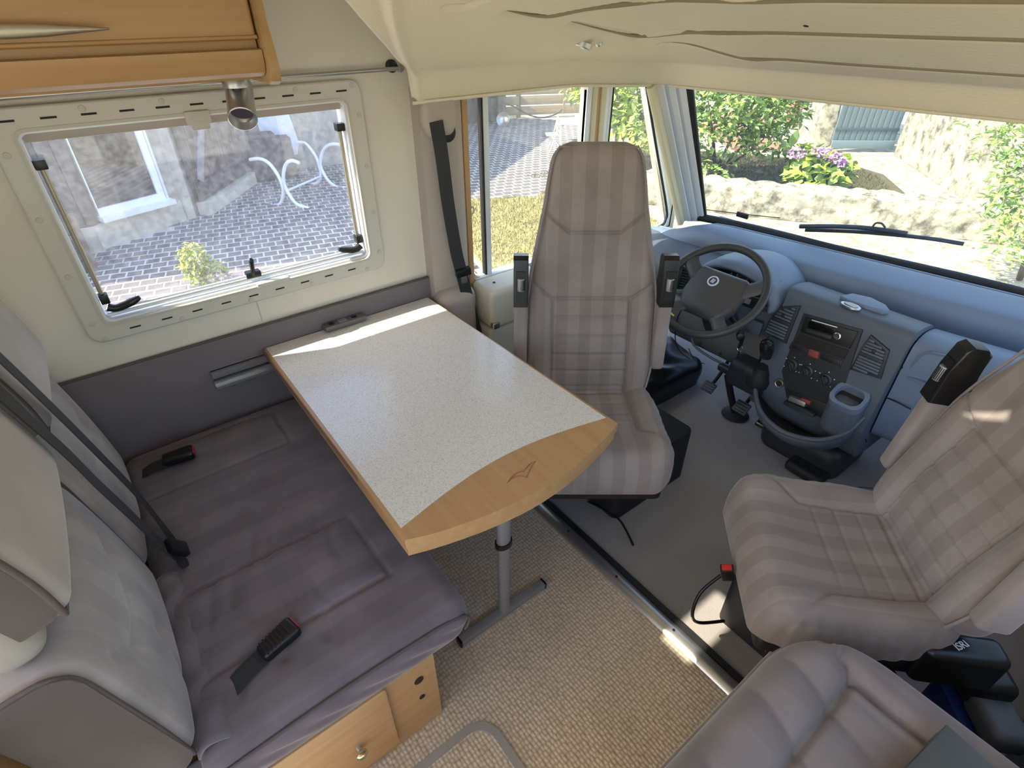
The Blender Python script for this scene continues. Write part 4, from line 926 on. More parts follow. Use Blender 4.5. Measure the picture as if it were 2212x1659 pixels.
# vents
def vent(px, rows, cols_split, label):
    v_ = cface_d('air_vent', px, .012, 'dash_dark', dash, .0, .004, sm=0); v_['label'] = label
    inv = CMT.inverted(); q = [inv @ Vector(cf(u, w_)) for u, w_ in px]; cx_ = sum(a.x for a in q)/len(q); cy_ = sum(a.y for a in q)/len(q); zc = q[0].z
    pts = [(cx_+(a.x-cx_)*.80, cy_+(a.y-cy_)*.86) for a in q]
    if sum(a[0]*b[1]-b[0]*a[1] for a, b in zip(pts, pts[1:]+pts[:1])) < 0: pts = pts[::-1]
    plate('opening', pts, .003, 'slot', v_, CMT @ Matrix.Translation((0, 0, zc+.0105)))
    y0 = min(b for a, b in pts); y1 = max(b for a, b in pts)
    def span(y):
        xs = []
        for (xa, ya), (xb, yb) in zip(pts, pts[1:]+pts[:1]):
            if (ya-y)*(yb-y) <= 0 and abs(ya-yb) > 1e-6: xs.append(xa+(xb-xa)*(y-ya)/(yb-ya))
        return (min(xs), max(xs)) if len(xs) > 1 else None
    for k in range(rows):
        y = y0+(y1-y0)*(k+.6)/(rows+.2); s_ = span(y)
        if not s_: continue
        o_ = box('slat', s_[0], s_[1], y-.0042, y+.0042, zc+.013, zc+.018, 'dash_grey', v_, .001); o_.matrix_local = CMT.copy()
    y = (y0+y1)/2; s_ = span(y); o_ = box('divider', s_[0]-.004, s_[1]+.004, y-.006, y+.006, zc+.012, zc+.020, 'dash_dark', v_, .002); o_.matrix_local = CMT.copy()
    o_ = box('thumb_tab', (s_[0]+s_[1])/2-.005, (s_[0]+s_[1])/2+.005, y+.018, y+.032, zc+.017, zc+.024, 'dash_black', v_, .002); o_.matrix_local = CMT.copy()
vent([(1690, 662), (1732, 660), (1700, 742), (1652, 716), (1664, 690)], 11, 2, 'slatted air vent left of the radio')
vent([(1883, 722), (1924, 756), (1905, 818), (1838, 797), (1862, 752)], 11, 2, 'slatted air vent right of the radio')
# console top: map-holder lid and oval badge
tz = .764
lidp = [az(u, v, tz+.004) for u, v in ((1815, 642), (1840, 637), (1880, 646), (1912, 662), (1921, 674), (1905, 676), (1870, 664), (1830, 652))]
D(plate('holder_lid', [(a.x, a.y) for a in lidp][::-1], .014, 'dash_blue', dash, Matrix.Translation((0, 0, tz-.002)), .005))
c_ = az(1838, 660, tz+.006); D(plate('oval_badge', circ(.022, 28, .036), .006, 'alu', dash, Matrix.Translation((c_.x, c_.y, tz+.002)) @ Matrix.Rotation(-.1, 4, 'Z'), .003))
D(plate('badge_emblem', circ(.012, 20, .026), .002, 'brass_metal', dash, Matrix.Translation((c_.x, c_.y, tz+.0085)) @ Matrix.Rotation(-.1, 4, 'Z')))
# lower tray with raised lip and cup holder
lip = [cf(1636, 812, .0), cf(1640, 840, .03), cf(1664, 880, .075), cf(1705, 915, .085), cf(1750, 934, .075), cf(1795, 940, .06), cf(1838, 928, .04), cf(1868, 900, .0)]
D(tube('tray_lip', lip, [.006, .009, .010, .010, .010, .010, .009, .006], 'dash_grey', dash, 10, sm=5))
ls = smooth_pts(lip, 6); vv, ff = [], []
for p_ in ls:
    fy = 1.945+(p_[2]-.40)*.152
    vv += [(p_[0], fy+.02, p_[2]-.035), (p_[0], p_[1]+.004, p_[2]-.004), (p_[0], p_[1]-.006, p_[2]-.006), (p_[0], p_[1]+.012, p_[2]-.045), (p_[0], p_[1]+.06, p_[2]-.085), (p_[0], fy+.05, p_[2]-.10)]
for i in range(len(ls)-1):
    for k in range(1, 5): ff.append((i*6+k, i*6+k+1, (i+1)*6+k+1, (i+1)*6+k))
me = bpy.data.meshes.new('storage_bin'); me.from_pydata(vv, [], ff); o = D(link('storage_bin', me, 'dash_grey', dash)); md = o.modifiers.new('s', 'SOLIDIFY'); md.thickness = .006
me = bpy.data.meshes.new('bin_floor'); me.from_pydata(vv, [], [(i*6, i*6+1, (i+1)*6+1, (i+1)*6) for i in range(len(ls)-1)]); D(link('bin_floor', me, 'slot', dash))
cpt = az(1848, 850, .485); cm = Matrix.Translation((cpt.x, 1.925, .488)) @ Matrix.Rotation(.42, 4, 'X')
D(plate('cup_holder', rrect(.115, .105, .035, 6), .03, 'dash_blue', dash, cm @ Matrix.Translation((0, 0, -.018)), 0, hole=rrect(.088, .078, .030, 6)))
D(plate('cup_well', rrect(.09, .08, .03, 6), .003, 'slot', dash, cm @ Matrix.Translation((0, 0, -.016))))
D(rbox('cup_pod', (.115, .13, .16), .035, 'dash_grey', dash, (4, 4, 4), loc=(cpt.x, 1.95, .40)))
# side tray recess and glove box line in the passenger field
pn2 = (-.17, -1, .0)
pq = [apl(u, v, (1.42, 2.021, .6), pn2) for u, v in ((1956, 812), (1962, 797), (1988, 767), (2008, 759), (2100, 776), (2106, 792), (2050, 843), (2030, 842))]
pm = axis_mtx(pq[0], pn2); pinv = pm.inverted(); pts = [((pinv @ a).x, (pinv @ a).y) for a in pq]
if sum(a[0]*b[1]-b[0]*a[1] for a, b in zip(pts, pts[1:]+pts[:1])) < 0: pts = pts[::-1]
D(plate('side_tray', pts, .010, 'dash_blue', dash, pm, 0, hole=[((x-sum(a for a, b in pts)/len(pts))*.9+sum(a for a, b in pts)/len(pts), (y-sum(b for a, b in pts)/len(pts))*.88+sum(b for a, b in pts)/len(pts)) for x, y in pts]))
D(tube('glove_box_seam', [apl(u, v, (1.40, 2.008, .5), pn2) for u, v in ((1872, 955), (1866, 930), (1884, 880), (1908, 845), (1950, 792))], .003, 'slot', dash, 6, sm=5))
D(tube('glove_box_seam', [apl(u, v, (1.40, 2.008, .5), pn2) for u, v in ((1894, 850), (1930, 865), (1968, 884))], .003, 'slot', dash, 6, sm=4))
# instrument hood and gauges
hood_c = Vector((.70, 2.06, .665))
hp_ = []
for i, a_ in enumerate(np.linspace(math.radians(-12), math.radians(192), 30)):
    hp_.append((hood_c.x+.178*math.cos(a_), hood_c.y, hood_c.z+.012+.108*max(math.sin(a_), -.3)))
vv, ff = [], []
for (x, y, z) in hp_:
    s_ = (z-.62)/.17
    for dy, k in ((-.075-.03*s_, .93), (-.085-.03*s_, .985), (-.06, 1.02), (0.03, 1.03), (.12, .98), (.18, .86)):
        vv.append((hood_c.x+(x-hood_c.x)*k, y+dy, hood_c.z+(z-hood_c.z)*k))
n6 = 6
for i in range(29):
    for k in range(n6-1): ff.append((i*n6+k, (i+1)*n6+k, (i+1)*n6+k+1, i*n6+k+1))
me = bpy.data.meshes.new('instrument_hood'); me.from_pydata(vv, [], ff); o = D(link('instrument_hood', me, 'dash_blue', dash)); md = o.modifiers.new('s', 'SOLIDIFY'); md.thickness = .012; md.offset = -1
gp = Vector((.70, 2.01, .70)); gd = Vector((.05, -.9, .42))
clu = D(plate('gauge_panel', rrect(.33, .15, .05, 6), .006, 'dash_black', dash, axis_mtx(gp, gd), .002))
for dx, dy, r_ in ((.085, .012, .042), (-.085, .012, .042), (.0, .035, .026), (.14, -.028, .026), (0, -.03, .024)):
    mt = axis_mtx(gp, gd) @ Matrix.Translation((dx, dy, .0062))
    g_ = lathe('gauge', [(r_, 0), (r_, .002), (r_*.94, .002), (r_*.93, .0005)], 'alu', clu, 30, mtx=mt)
    lathe('dial', [(r_*.93, 0), (r_*.92, .0006)], 'dash_black', g_, 28, mtx=mt)
    for k in range(9):
        t_ = math.radians(225-270*k/8); o_ = box('tick', r_*.74, r_*.90, -.0008, .0008, .0007, .0014, 'white_paint', g_); o_.matrix_local = mt @ Matrix.Rotation(t_, 4, 'Z')
    o_ = box('needle', 0, r_*.75, -.001, .001, .0015, .0022, 'red_button', g_); o_.matrix_local = mt @ Matrix.Rotation(math.radians(215), 4, 'Z')
o = plate('trip_display', rrect(.06, .022, .003, 2), .003, 'grey_metal', clu, axis_mtx(gp, gd) @ Matrix.Translation((.045, -.052, .0062)))
# round left vent, switches, tag, bonnet lever
vp = ay(1470, 600, 1.985); vm = axis_mtx(vp, (.35, -1, .25))
rv = D(lathe('air_vent', [(.062, -.04), (.066, .0), (.064, .014), (.055, .016), (.050, .008), (.049, .006)], 'dash_blue', dash, 36, mtx=vm)); rv['label'] = 'round slatted air vent beside the steering wheel'
lathe('opening', [(.05, .004), (.049, .0065)], 'slot', rv, 30, mtx=vm)
for k in range(8):
    y = -.042+k*.012; L_ = math.sqrt(max(.048**2-y*y, 0)); o_ = box('slat', -L_, L_, y-.0034, y+.0034, .007, .013, 'dash_dark', rv, .001); o_.matrix_local = vm.copy()
o_ = box('divider', -.005, .005, -.047, .047, .008, .015, 'dash_black', rv, .001); o_.matrix_local = vm.copy()
def fbox(name, u, v, y, w_, h_, m_, rot=0, par=dash, th=.004): 
    p_ = ay(u, v, y); o_ = box(name, -w_/2, w_/2, -th, th, -h_/2, h_/2, m_, par, .0015, loc=p_-DV, rot=(0, rot, 0)); return o_
fbox('dark_slot', 1447, 668, 1.99, .07, .05, 'dash_black', .1); fbox('yellow_tag', 1449, 676, 1.984, .045, .008, 'yellow_tag', .25)
fbox('switch_blank', 1497, 650, 2.0, .045, .03, 'dash_grey'); fbox('switch_blank', 1628, 706, 1.985, .07, .06, 'dash_grey')
for u, v in ((1512, 743), (1556, 764)): D(lathe('screw_recess', [(.007, 0), (.0072, .002), (.003, .0022)], 'slot', dash, 14, mtx=axis_mtx(ay(u, v, 1.975), (0, -1, .1))))
D(tube('panel_seam', [ay(u, v, 1.982) for u, v in ((1485, 648), (1462, 690), (1459, 735), (1470, 760), (1490, 775))], .0025, 'slot', dash, 6, sm=5))
D(tube('panel_seam', [ay(u, v, 1.978) for u, v in ((1497, 720), (1499, 745), (1540, 775), (1590, 797))], .006, 'dash_grey', dash, 8, sm=5))
bl = D(rbox('bonnet_lever', (.075, .03, .035), .012, 'dash_dark', dash, (5, 3, 3), loc=ay(1568, 798, 1.965))); 
D(tube('panel_seam', [ay(u, v, 1.99) for u, v in ((1487, 752), (1500, 777), (1522, 786))], .002, 'slot', dash, 6, sm=4))

# ---- gear lever
p0 = ay(1640, 810, 1.95); p1 = ay(1656, 772, 1.90); p2 = ay(1657, 742, 1.885)
gl = D(lathe('gear_lever', [(.018, 0), (.024, .02), (.027, .042), (.027, .06), (.022, .074), (.010, .081), (.001, .082)], 'knob_gloss', dash, 26, mtx=axis_mtx(p1, (p2-p1).normalized())))
rbox('gaiter_surround', (.165, .16, .13), .03, 'dash_dark', gl, (5, 5, 5), loc=ay(1628, 805, 1.985))
lathe('gaiter', [(.055, -.01), (.052, .02), (.040, .036), (.036, .05), (.026, .064), (.022, .078)], 'black_soft', gl, 20, mtx=axis_mtx(p0+Vector((-.0, .0, -.02)), (p1-p0).normalized()+Vector((0, 0, .6))))

# ---- steering wheel
wc = ay(1541, 632, 1.80)
nrm = Vector((.02, -.64, .77)).normalized()
wm = axis_mtx((0, 0, 0), nrm); WR = .195
stw = tube('steering_wheel', [wm @ Vector((WR*math.cos(t), WR*math.sin(t), .02)) for t in np.linspace(0, 2*math.pi, 64, endpoint=False)], .0155, 'wheel_rim', dash, 14, closed=True, up=nrm); stw.location = wc-DV; stw['label'] = 'dark grey four-spoke steering wheel with round white badge'
def hub_def(P):
    P[:, 2] += .010*np.clip(1-(P[:, 0]/.1)**2-(P[:, 1]/.1)**2, 0, 1); P[:, 0] *= 1-.22*sstep(-.02, -.1, P[:, 1])-.06*sstep(.02, .1, P[:, 1]); return P
me = rbox_mesh('hub_pad', (.235, .20, .06), .028, (18, 18, 4), hub_def); me.transform(wm @ Matrix.Translation((0, -.008, -.008))); link('hub_pad', me, 'wheel_grey', stw)
for a0, a1, w0 in ((22, 30, .030), (158, 150, .030), (-52, -46, .026), (-128, -134, .026)):
    A0, A1 = math.radians(a0), math.radians(a1)
    tube('spoke', [wm @ Vector((r_*math.cos(A0+(A1-A0)*k/4), r_*math.sin(A0+(A1-A0)*k/4), -.005+.022*(k/4))) for k, r_ in enumerate((.06, .10, .14, .17, .192))], [w0*1.2, w0*1.15, w0, w0, w0*1.15], 'wheel_grey', stw, 12, r2=.012, up=nrm, sm=3)
bd = lathe('badge', [(.022, .026), (.022, .0335), (.017, .0345), (.0165, .033)], 'alu_white', stw, 30, mtx=wm @ Matrix.Translation((-.012, .028, .002)))
lathe('badge_centre', [(.0165, .03), (.016, .0335)], 'badge_blue', stw, 26, mtx=wm @ Matrix.Translation((-.012, .028, .002)))
for k, dx in enumerate((-.006, -.002, .002, .006)):
    o_ = box('badge_bar', dx-.0011, dx+.0011, -.009, .009, .0335, .0343, 'alu_white', stw); o_.matrix_local = wm @ Matrix.Translation((-.012, .028, .002)) @ Matrix.Rotation(-.2, 4, 'Z')
tube('column_shroud', [wm @ Vector((0, -.01, -.03)), wm @ Vector((0, -.015, -.10)), wm @ Vector((0, -.02, -.20))], [.055, .062, .070], 'dash_dark', stw, 16)
for sg, e in ((-1, (-.155, .045, -.055)), (1, (.165, -.075, -.055))):
    tube('stalk', [wm @ Vector((sg*.04, .0, -.07)), wm @ Vector((e[0]*.6, e[1]*.6, -.062)), wm @ Vector(e)], [.008, .009, .013], 'dash_dark', stw, 10, sm=4, r2=None)
key = thing('ignition_key', 'car key hanging in the ignition lock under the steering wheel', 'key', ay(1600, 728, 1.90)); K0 = ay(1600, 728, 1.90)
lathe('lock', [(.016, -.03), (.016, .004), (.012, .006)], 'dark_metal', key, 18, mtx=axis_mtx((0, 0, 0), (.5, -.7, .1)))
box('key_head', -.004, .004, -.012, .012, -.028, .004, 'black_plastic', key, .003, loc=(.018, -.02, -.004))
tube('key_ring', [(.022+.012*math.cos(t), -.024, -.034+.012*math.sin(t)) for t in np.linspace(0, 2*math.pi, 20, endpoint=False)], .0012, 'chrome', key, 6, closed=True)
box('key_blade', -.003, .003, -.002, .002, -.035, .0, 'chrome', key, .001, loc=(.022, -.024, -.046))

# ---- pedals and footwell
def pedal(label, u, v, z, w_, h_, tilt, rib):
    p_ = az(u, v, z); t = thing('pedal', label, 'pedal', p_, .0)
    q_ = rbox('pad', (w_, h_, .014), .006, 'dark_metal' if rib else 'dash_grey', t, (6, 6, 2), rot=(tilt, 0, 0))
    for k in range(4): box('rib', -w_*.4, w_*.4, -h_*.36+k*h_*.24-.003, -h_*.36+k*h_*.24+.003, .006, .010, 'dash_black' if not rib else 'alu', q_, .001)
    tube('arm', [(0, .01, -.005), (.0, .09, .06), (.01, .16, .22)], .009, 'dark_metal', t, 8, sm=4)
pedal('clutch pedal, leftmost in the footwell', 1531, 836, .10, .065, .055, .7, False)
pedal('brake pedal with ridged rubber pad', 1602, 880, .10, .07, .06, .7, False)
pedal('accelerator pedal with bright chequered tread', 1654, 909, .06, .06, .085, .6, True)
sc_ = thing('steering_shaft', 'black steering shaft entering the cab floor', 'shaft', az(1588, 895, 0))
c0 = az(1588, 895, 0); tube('shaft', [ay(1572, 812, 2.03)-c0, ay(1578, 850, 2.06)-c0, Vector((0, 0, .0))], .016, 'black_soft', sc_, 10)
lathe('floor_boot', [(.065, .0), (.06, .008), (.03, .022), (.02, .03)], 'slot', sc_, 22)
fw = thing('wheel_arch_mat', 'glossy black rubber cover over the wheel arch left of the pedals', 'mat', (.28, 1.93, 0))
def arch_def(P):
    P[:, 2] += .03*np.sin(P[:, 0]*13+P[:, 1]*9)*.25+.02*np.sin(P[:, 1]*30+3*np.sin(P[:, 0]*20))*.2; return P
rbox('cover', (.46, .66, .20), .07, 'rubber_mat', fw, (40, 50, 6), arch_def, loc=(0, 0, .08), rot=(0, .18, 0))
tn = thing('footwell_cover', 'moulded grey carpet hump below the centre console', 'cover', (1.12, 2.18, 0)); rbox('hump', (.36, .30, .18), .06, 'dash_dark', tn, (10, 10, 6), loc=(0, .02, .06)); rbox('rubber_flap', (.16, .10, .05), .02, 'black_soft', tn, (5, 4, 3), loc=(.08, -.15, .02))
rb = thing('door_step_box', 'cream plastic box below the driver side window', 'box', (.10, 1.28, 0))
rbox('casing', (.15, .30, .17), .022, 'cream_box', rb, (6, 8, 6), loc=(-.0, 0, .63)); rbox('lower_casing', (.15, .31, .40), .02, 'frame_plastic', rb, (5, 8, 8), loc=(-.01, 0, .345))
tube('pin', [(.03, .02, .71), (.03, .02, .738)], .005, 'black_plastic', rb, 8); lathe('rivet', [(.006, .715), (.006, .7175)], 'slot', rb, 12, loc=(.0, -.085, 0)); box('latch', .06, .085, -.15, -.12, .555, .58, 'brass_metal', rb, .003)
rc = tag(box('side_carpet_panel', 2.09, 2.13, 1.05, 1.95, 0, .30, 'carpet_side', None, .01), 'dark grey carpeted step panel along the right cab wall', 'panel')

# ================================================================== OUTSIDE: COURTYARD, HOUSE, GARDEN
def lichen(name, base, dark):
    m_ = mat(name, base, .95, bump=1, bscale=18); n, N, L = links(m_); b = N['Principled BSDF']
    tc = N.new('ShaderNodeTexCoord'); no = N.new('ShaderNodeTexNoise'); no.inputs['Scale'].default_value = 7; no.inputs['Detail'].default_value = 9; no.inputs['Roughness'].default_value = .7; L.new(tc.outputs['Object'], no.inputs['Vector'])
    cr = N.new('ShaderNodeValToRGB'); cr.color_ramp.elements[0].position = .36; cr.color_ramp.elements[0].color = dark; cr.color_ramp.elements[1].position = .55; cr.color_ramp.elements[1].color = base; L.new(no.outputs['Fac'], cr.inputs['Fac'])
    n2 = N.new('ShaderNodeTexNoise'); n2.inputs['Scale'].default_value = 1.7; n2.inputs['Detail'].default_value = 7; L.new(tc.outputs['Object'], n2.inputs['Vector'])
    c2_ = N.new('ShaderNodeValToRGB'); c2_.color_ramp.elements[0].position = .66; c2_.color_ramp.elements[0].color = (0, 0, 0, 1); c2_.color_ramp.elements[1].position = .74; c2_.color_ramp.elements[1].color = (.7, .7, .7, 1); L.new(n2.outputs['Fac'], c2_.inputs['Fac'])
    mx = N.new('ShaderNodeMix'); mx.data_type = 'RGBA'; L.new(c2_.outputs[0], mx.inputs['Factor']); L.new(cr.outputs[0], mx.inputs[6]); mx.inputs[7].default_value = S(216, 164, 84); L.new(mx.outputs[2], b.inputs['Base Color'])
lichen('ground_stone', S(178, 172, 150), S(122, 114, 94))
gr = struct(box('ground', -40, 30, -30, 45, G-.3, G-.02, 'ground_stone'), 'pale sunlit gravel ground outside')
def noise3(P, f, seed=0):
    r = np.random.default_rng(seed); out = np.zeros(len(P))
    for o_ in range(4):
        k = r.normal(size=(3, 6))*f*(1.9**o_); ph = r.uniform(0, 6.28, 6); out += (np.sin(P @ k+ph).sum(1))/(6*1.6**o_)
    return out
def rough_wall(name, a, b, z0, z1, th, m_, label, cat, amp=.03, step=.06, top_amp=0., f=5, parent=None, structure=False):
    """wall from a to b (x,y), thickness th away from the viewer, with a lumpy surface"""
    a = np.array(a, float); b = np.array(b, float); e = (b-a)/np.linalg.norm(b-a); nn = np.array([e[1], -e[0]])
    if nn@(CAM[:2]-a) < 0: nn = -nn
    L = np.linalg.norm(b-a); c = (a+b)/2-nn*th/2
    def df(P):
        nz = noise3(P, f, 3)*amp; P = P.copy()
        P[:, 1] += nz*(np.abs(P[:, 1]) > th*.3)*np.sign(P[:, 1]); P[:, 2] += (P[:, 2] > 0)*(nz+top_amp*noise3(P, 2, 5)); return P
    ang = math.atan2(e[1], e[0])
    if (np.array([math.sin(ang), -math.cos(ang)]))@nn < 0: ang += math.pi
    me_ = rbox_mesh(name, (L, th, z1-z0), .05, (max(4, int(L/step)), 4, max(4, int((z1-z0)/step))), df)
    o_ = link(name, me_, m_, parent, True, (c[0], c[1], (z0+z1)/2), (0, 0, ang))
    if cat: tag(o_, label, cat)
    return o_
# ---- house: two wall planes under one roof edge
FA = np.array([-5.60, .015, 0]); FE = np.array([-.344, .939, 0]); FN = np.array([.939, .344, 0])
fa = lambda u, v, off=0: apl(u, v, FA+FN*off, FN)
fs = lambda p_: (np.array(p_)-FA)@FE
FM = lambda off=0, A=FA, E_=FE, N_=FN: Matrix(((E_[0], 0, N_[0], A[0]+N_[0]*off), (E_[1], 0, N_[1], A[1]+N_[1]*off), (0, 1, 0, 0), (0, 0, 0, 1)))      # local: along, up, outward
house = thing('stone_house', 'old rubble-stone house with glazed door and barn door beyond the courtyard', 'house', (FA[0], FA[1], G)); HV = Vector((FA[0], FA[1], G))
def H(o): o.location = o.location-HV; return o
s1 = fs(fa(352, 425)); s0 = fs(fa(212, 470)); zb = fa(280, 447).z; zt = 1.75
H(plate('wall', [(-1.66, G), (s1+.32, G), (s1+.32, 3.3), (-1.66, 3.3)], .4, 'plaster', house, FM(-.42)))
H(plate('annex_wall', [(-9, G), (-1.66, G), (-1.66, 1.15), (-9, 1.15)], .4, 'plaster', house, FM(-.42)))
C0 = np.array(FA+FE*(s1+.30)); C0[2] = 0; P2 = np.array(az(527, 384, -.5)); P2[2] = 0
BE = (P2-C0)/np.linalg.norm(P2-C0); BN = np.array([BE[1], -BE[0], 0]); BN = BN if BN@(CAM*np.array([1, 1, 0])-C0) > 0 else -BN; BL = float(np.linalg.norm(P2-C0))
BM = lambda off=0: FM(off, C0, BE, BN)
wall_b = H(plate('wall', [(-.1, G), (BL+.9, G), (BL+.9, 3.0), (-.1, 3.0)], .4, 'plaster', house, BM(-.45)))
K0 = C0+BE*(BL+.55); K1 = np.array([-7.15, 5.0, 0]); KE = (K1-K0)/np.linalg.norm(K1-K0); KN = np.array([KE[1], -KE[0], 0]); KN = KN if KN@(CAM*np.array([1, 1, 0])-K0) > 0 else -KN
H(plate('wall', [(0, G), (float(np.linalg.norm(K1-K0)), G), (float(np.linalg.norm(K1-K0)), 1.9), (0, 2.6)], .4, 'plaster', house, FM(-.4, K0, KE, KN)))
# roof edge placed where the courtyard shadow on the paving asks for it
def roof_pt(bx, by):
    h = ((bx+5.9)*FN[0]+(by-.9)*FN[1])/(.3*FN[0]+.8*FN[1]); return (fs((bx-.3*h, by-.8*h, 0)), h+G)
rp = [roof_pt(-4.42, -.12), roof_pt(-3.84, 2.3), roof_pt(-4.56, 4.1), roof_pt(-5.78, 5.93), roof_pt(-7.93, 9.1)]
rp = [(rp[0][0]-6, rp[0][1]), rp[0], (rp[0][0]+.05, rp[1][1])]+rp[1:]
H(plate('roof', rp+[(x, z-.14) for x, z in rp[::-1]], 4.0, 'roof_tile', house, FM(-4.0+float((np.array([-5.9, .9, 0])-FA)@FN))))
gd_ = H(plate('glass_door', [(s0, zb), (s1, zb), (s1, zt), (s0, zt)], .06, 'pvc_white', house, FM(.0), 0, hole=[(s0+.01, zb+.075), (s1-.07, zb+.075), (s1-.07, zt-.08), (s0+.01, zt-.08)]))
plate('pane', [(s0+.005, zb+.07), (s1-.065, zb+.07), (s1-.065, zt-.07), (s0+.005, zt-.07)], .01, 'door_glass', gd_, FM(.02))
plate('sill_track', [(s0-.02, zb-.05), (s1+.05, zb-.05), (s1+.05, zb-.0), (s0-.02, zb-.0)], .16, 'pvc_white', gd_, FM(.0))
plate('frame_post', [(s1+.01, zb), (s1+.04, zb), (s1+.04, zt), (s1+.01, zt)], .05, 'alu_white', gd_, FM(.0))
e0, e1 = az(228, 545, G), az(408, 443, G); w0 = FA+FE*(s0-.5); w1 = FA+FE*(s1+.3)
H(plate('stone_step', [(e0.x, e0.y), (w0[0], w0[1]), (w1[0], w1[1]), (e1.x, e1.y)], zb-.055-G, 'step_stone', house, Matrix.Translation((0, 0, G)), .02))
# shutter of upright boards left of it
for k in range(6):
    a_ = s0-.02-.14*(k+1); H(plate('shutter_board', [(a_+.006, zb-.10), (a_+.134, zb-.10), (a_+.134, 1.8), (a_+.006, 1.8)], .035+.006*(k % 2), 'barn_dark', house, FM(.02), .004))
# barn door with brace
bb0, bb1, bz = .12, BL, -.42
bdoor = H(plate('barn_door', [(bb0, bz), (bb1, bz), (bb1, 1.9), (bb0, 1.9)], .03, 'barn_dark', house, BM(.0)))
nbp = 10
for k in range(nbp):
    a_ = bb0+(bb1-bb0)*k/nbp; e_ = bb0+(bb1-bb0)*(k+1)/nbp
    plate('plank', [(a_+.006, bz+.0), (e_-.006, bz+.0), (e_-.006, 1.9), (a_+.006, 1.9)], .02+.006*(k % 2), 'barn_wood', bdoor, BM(.03), .003)
plate('bottom_rail', [(bb0+.02, bz+.02), (bb1-.02, bz+.02), (bb1-.02, bz+.22), (bb0+.02, bz+.22)], .03, 'barn_dark', bdoor, BM(.058), .004)
q0, q1 = np.array([bb0+.10, bz+.22]), np.array([bb0+.66*(bb1-bb0), bz+1.35]); dq = (q1-q0)/np.linalg.norm(q1-q0); nq = np.array([-dq[1], dq[0]])*.05
plate('brace', [tuple(q0-nq), tuple(q1-nq), tuple(q1+nq), tuple(q0+nq)], .03, 'grey_wood', bdoor, BM(.058), .004)
H(plate('stone_step', [(bb0-.02, G), (bb1+.05, G), (bb1+.05, bz-.01), (bb0-.02, bz-.01)], .16, 'step_stone', house, BM(0), .02))
# wooden planter at the near left
pl_ = thing('wooden_planter', 'weathered wooden planter box in the courtyard left of the glazed door', 'planter', az(205, 588, G)); pv = az(205, 588, G)
rr0 = math.atan2(FE[1], FE[0])
for k in range(4):
    box('board', -.55, .0, -.02, .02, .02+k*.13, .14+k*.13, 'barn_wood', pl_, .006, loc=(0, 0, 0), rot=(0, 0, rr0)); box('board', -.02, .02, .02, .5, .02+k*.13, .14+k*.13, 'barn_wood', pl_, .006, rot=(0, 0, rr0))
box('corner_post', -.035, .035, -.035, .035, 0, .58, 'barn_wood', pl_, .006, rot=(0, 0, rr0)); box('soil', -.53, -.02, .02, .48, .40, .46, 'soil', pl_, 0, rot=(0, 0, rr0))
# stepped dark stack and white board
A_, B_ = az(535, 400, G), az(650, 384, G); e3 = (B_-A_); L3 = e3.length; e3.normalize(); n3 = Vector((e3.y, -e3.x, 0)); n3 = n3 if n3.dot(Vector(CAM)-A_) > 0 else -n3
SM = Matrix(((e3.x, 0, n3.x, A_.x), (e3.y, 0, n3.y, A_.y), (0, 1, 0, G), (0, 0, 0, 1))); sinv = SM.inverted()
def sp2(u, v): q_ = sinv @ apl(u, v, A_, n3); return (q_.x, q_.y)
stk = thing('stacked_furniture_cover', 'dark stepped stack of garden furniture against the house wall', 'stack', (A_.x, A_.y, G)); SV = Vector((A_.x, A_.y, G))
for i, px in enumerate(([(520, 394), (648, 384), (628, 298), (515, 305)], [(516, 306), (598, 297), (594, 290), (514, 296)], [(516, 298), (545, 296), (540, 292), (514, 286)])):
    o = plate('panel', [sp2(*q_) for q_ in px], .28-.05*i, 'rattan', stk, SM @ Matrix.Translation((0, 0, -.30)), .01); o.location = -SV
wbd = thing('white_board', 'white board leaning on the rubble wall behind the dark stack', 'board', (A_.x, A_.y, G)); o = plate('sheet', [sp2(u, v) for u, v in ((642, 350), (656, 343), (659, 318), (630, 234), (553, 240), (575, 300))][::-1], .04, 'white_board', wbd, SM @ Matrix.Translation((0, 0, -.40)), .005); o.location = -SV
# white curved table frame
wt = thing('white_table_frame', 'white tubular garden table frame with curved crossed legs', 'table frame', az(620, 445, G)); WV = az(620, 445, G)
F1, F2 = az(575, 441, G), az(668, 452, G); en = (F2-F1).normalized(); nn_ = Vector((en.y, -en.x, 0))
F3 = az(748, 407, G)
def arcs(px, base):
    return [apl(u, v, base, nn_)-WV for u, v in px]
for base, lst in ((F1, ([(540, 345), (560, 343), (580, 352), (600, 378), (611, 405), (610, 430), (600, 443), (575, 441)], [(646, 352), (630, 347), (617, 356), (612, 385), (620, 412), (640, 440), (668, 450)])),
                  (F3, ([(643, 308), (660, 310), (680, 335), (690, 360), (693, 378), (688, 392), (672, 400), (660, 399)], [(740, 313), (715, 312), (698, 325), (692, 355), (705, 385), (725, 403), (748, 406)]))):
    for px in lst: tube('leg', arcs(px, base), .022, 'pvc_white', wt, 10, sm=5)
tube('crossbar', [arcs([(620, 412)], F1)[0], arcs([(690, 382)], F3)[0]], .016, 'pvc_white', wt, 8)

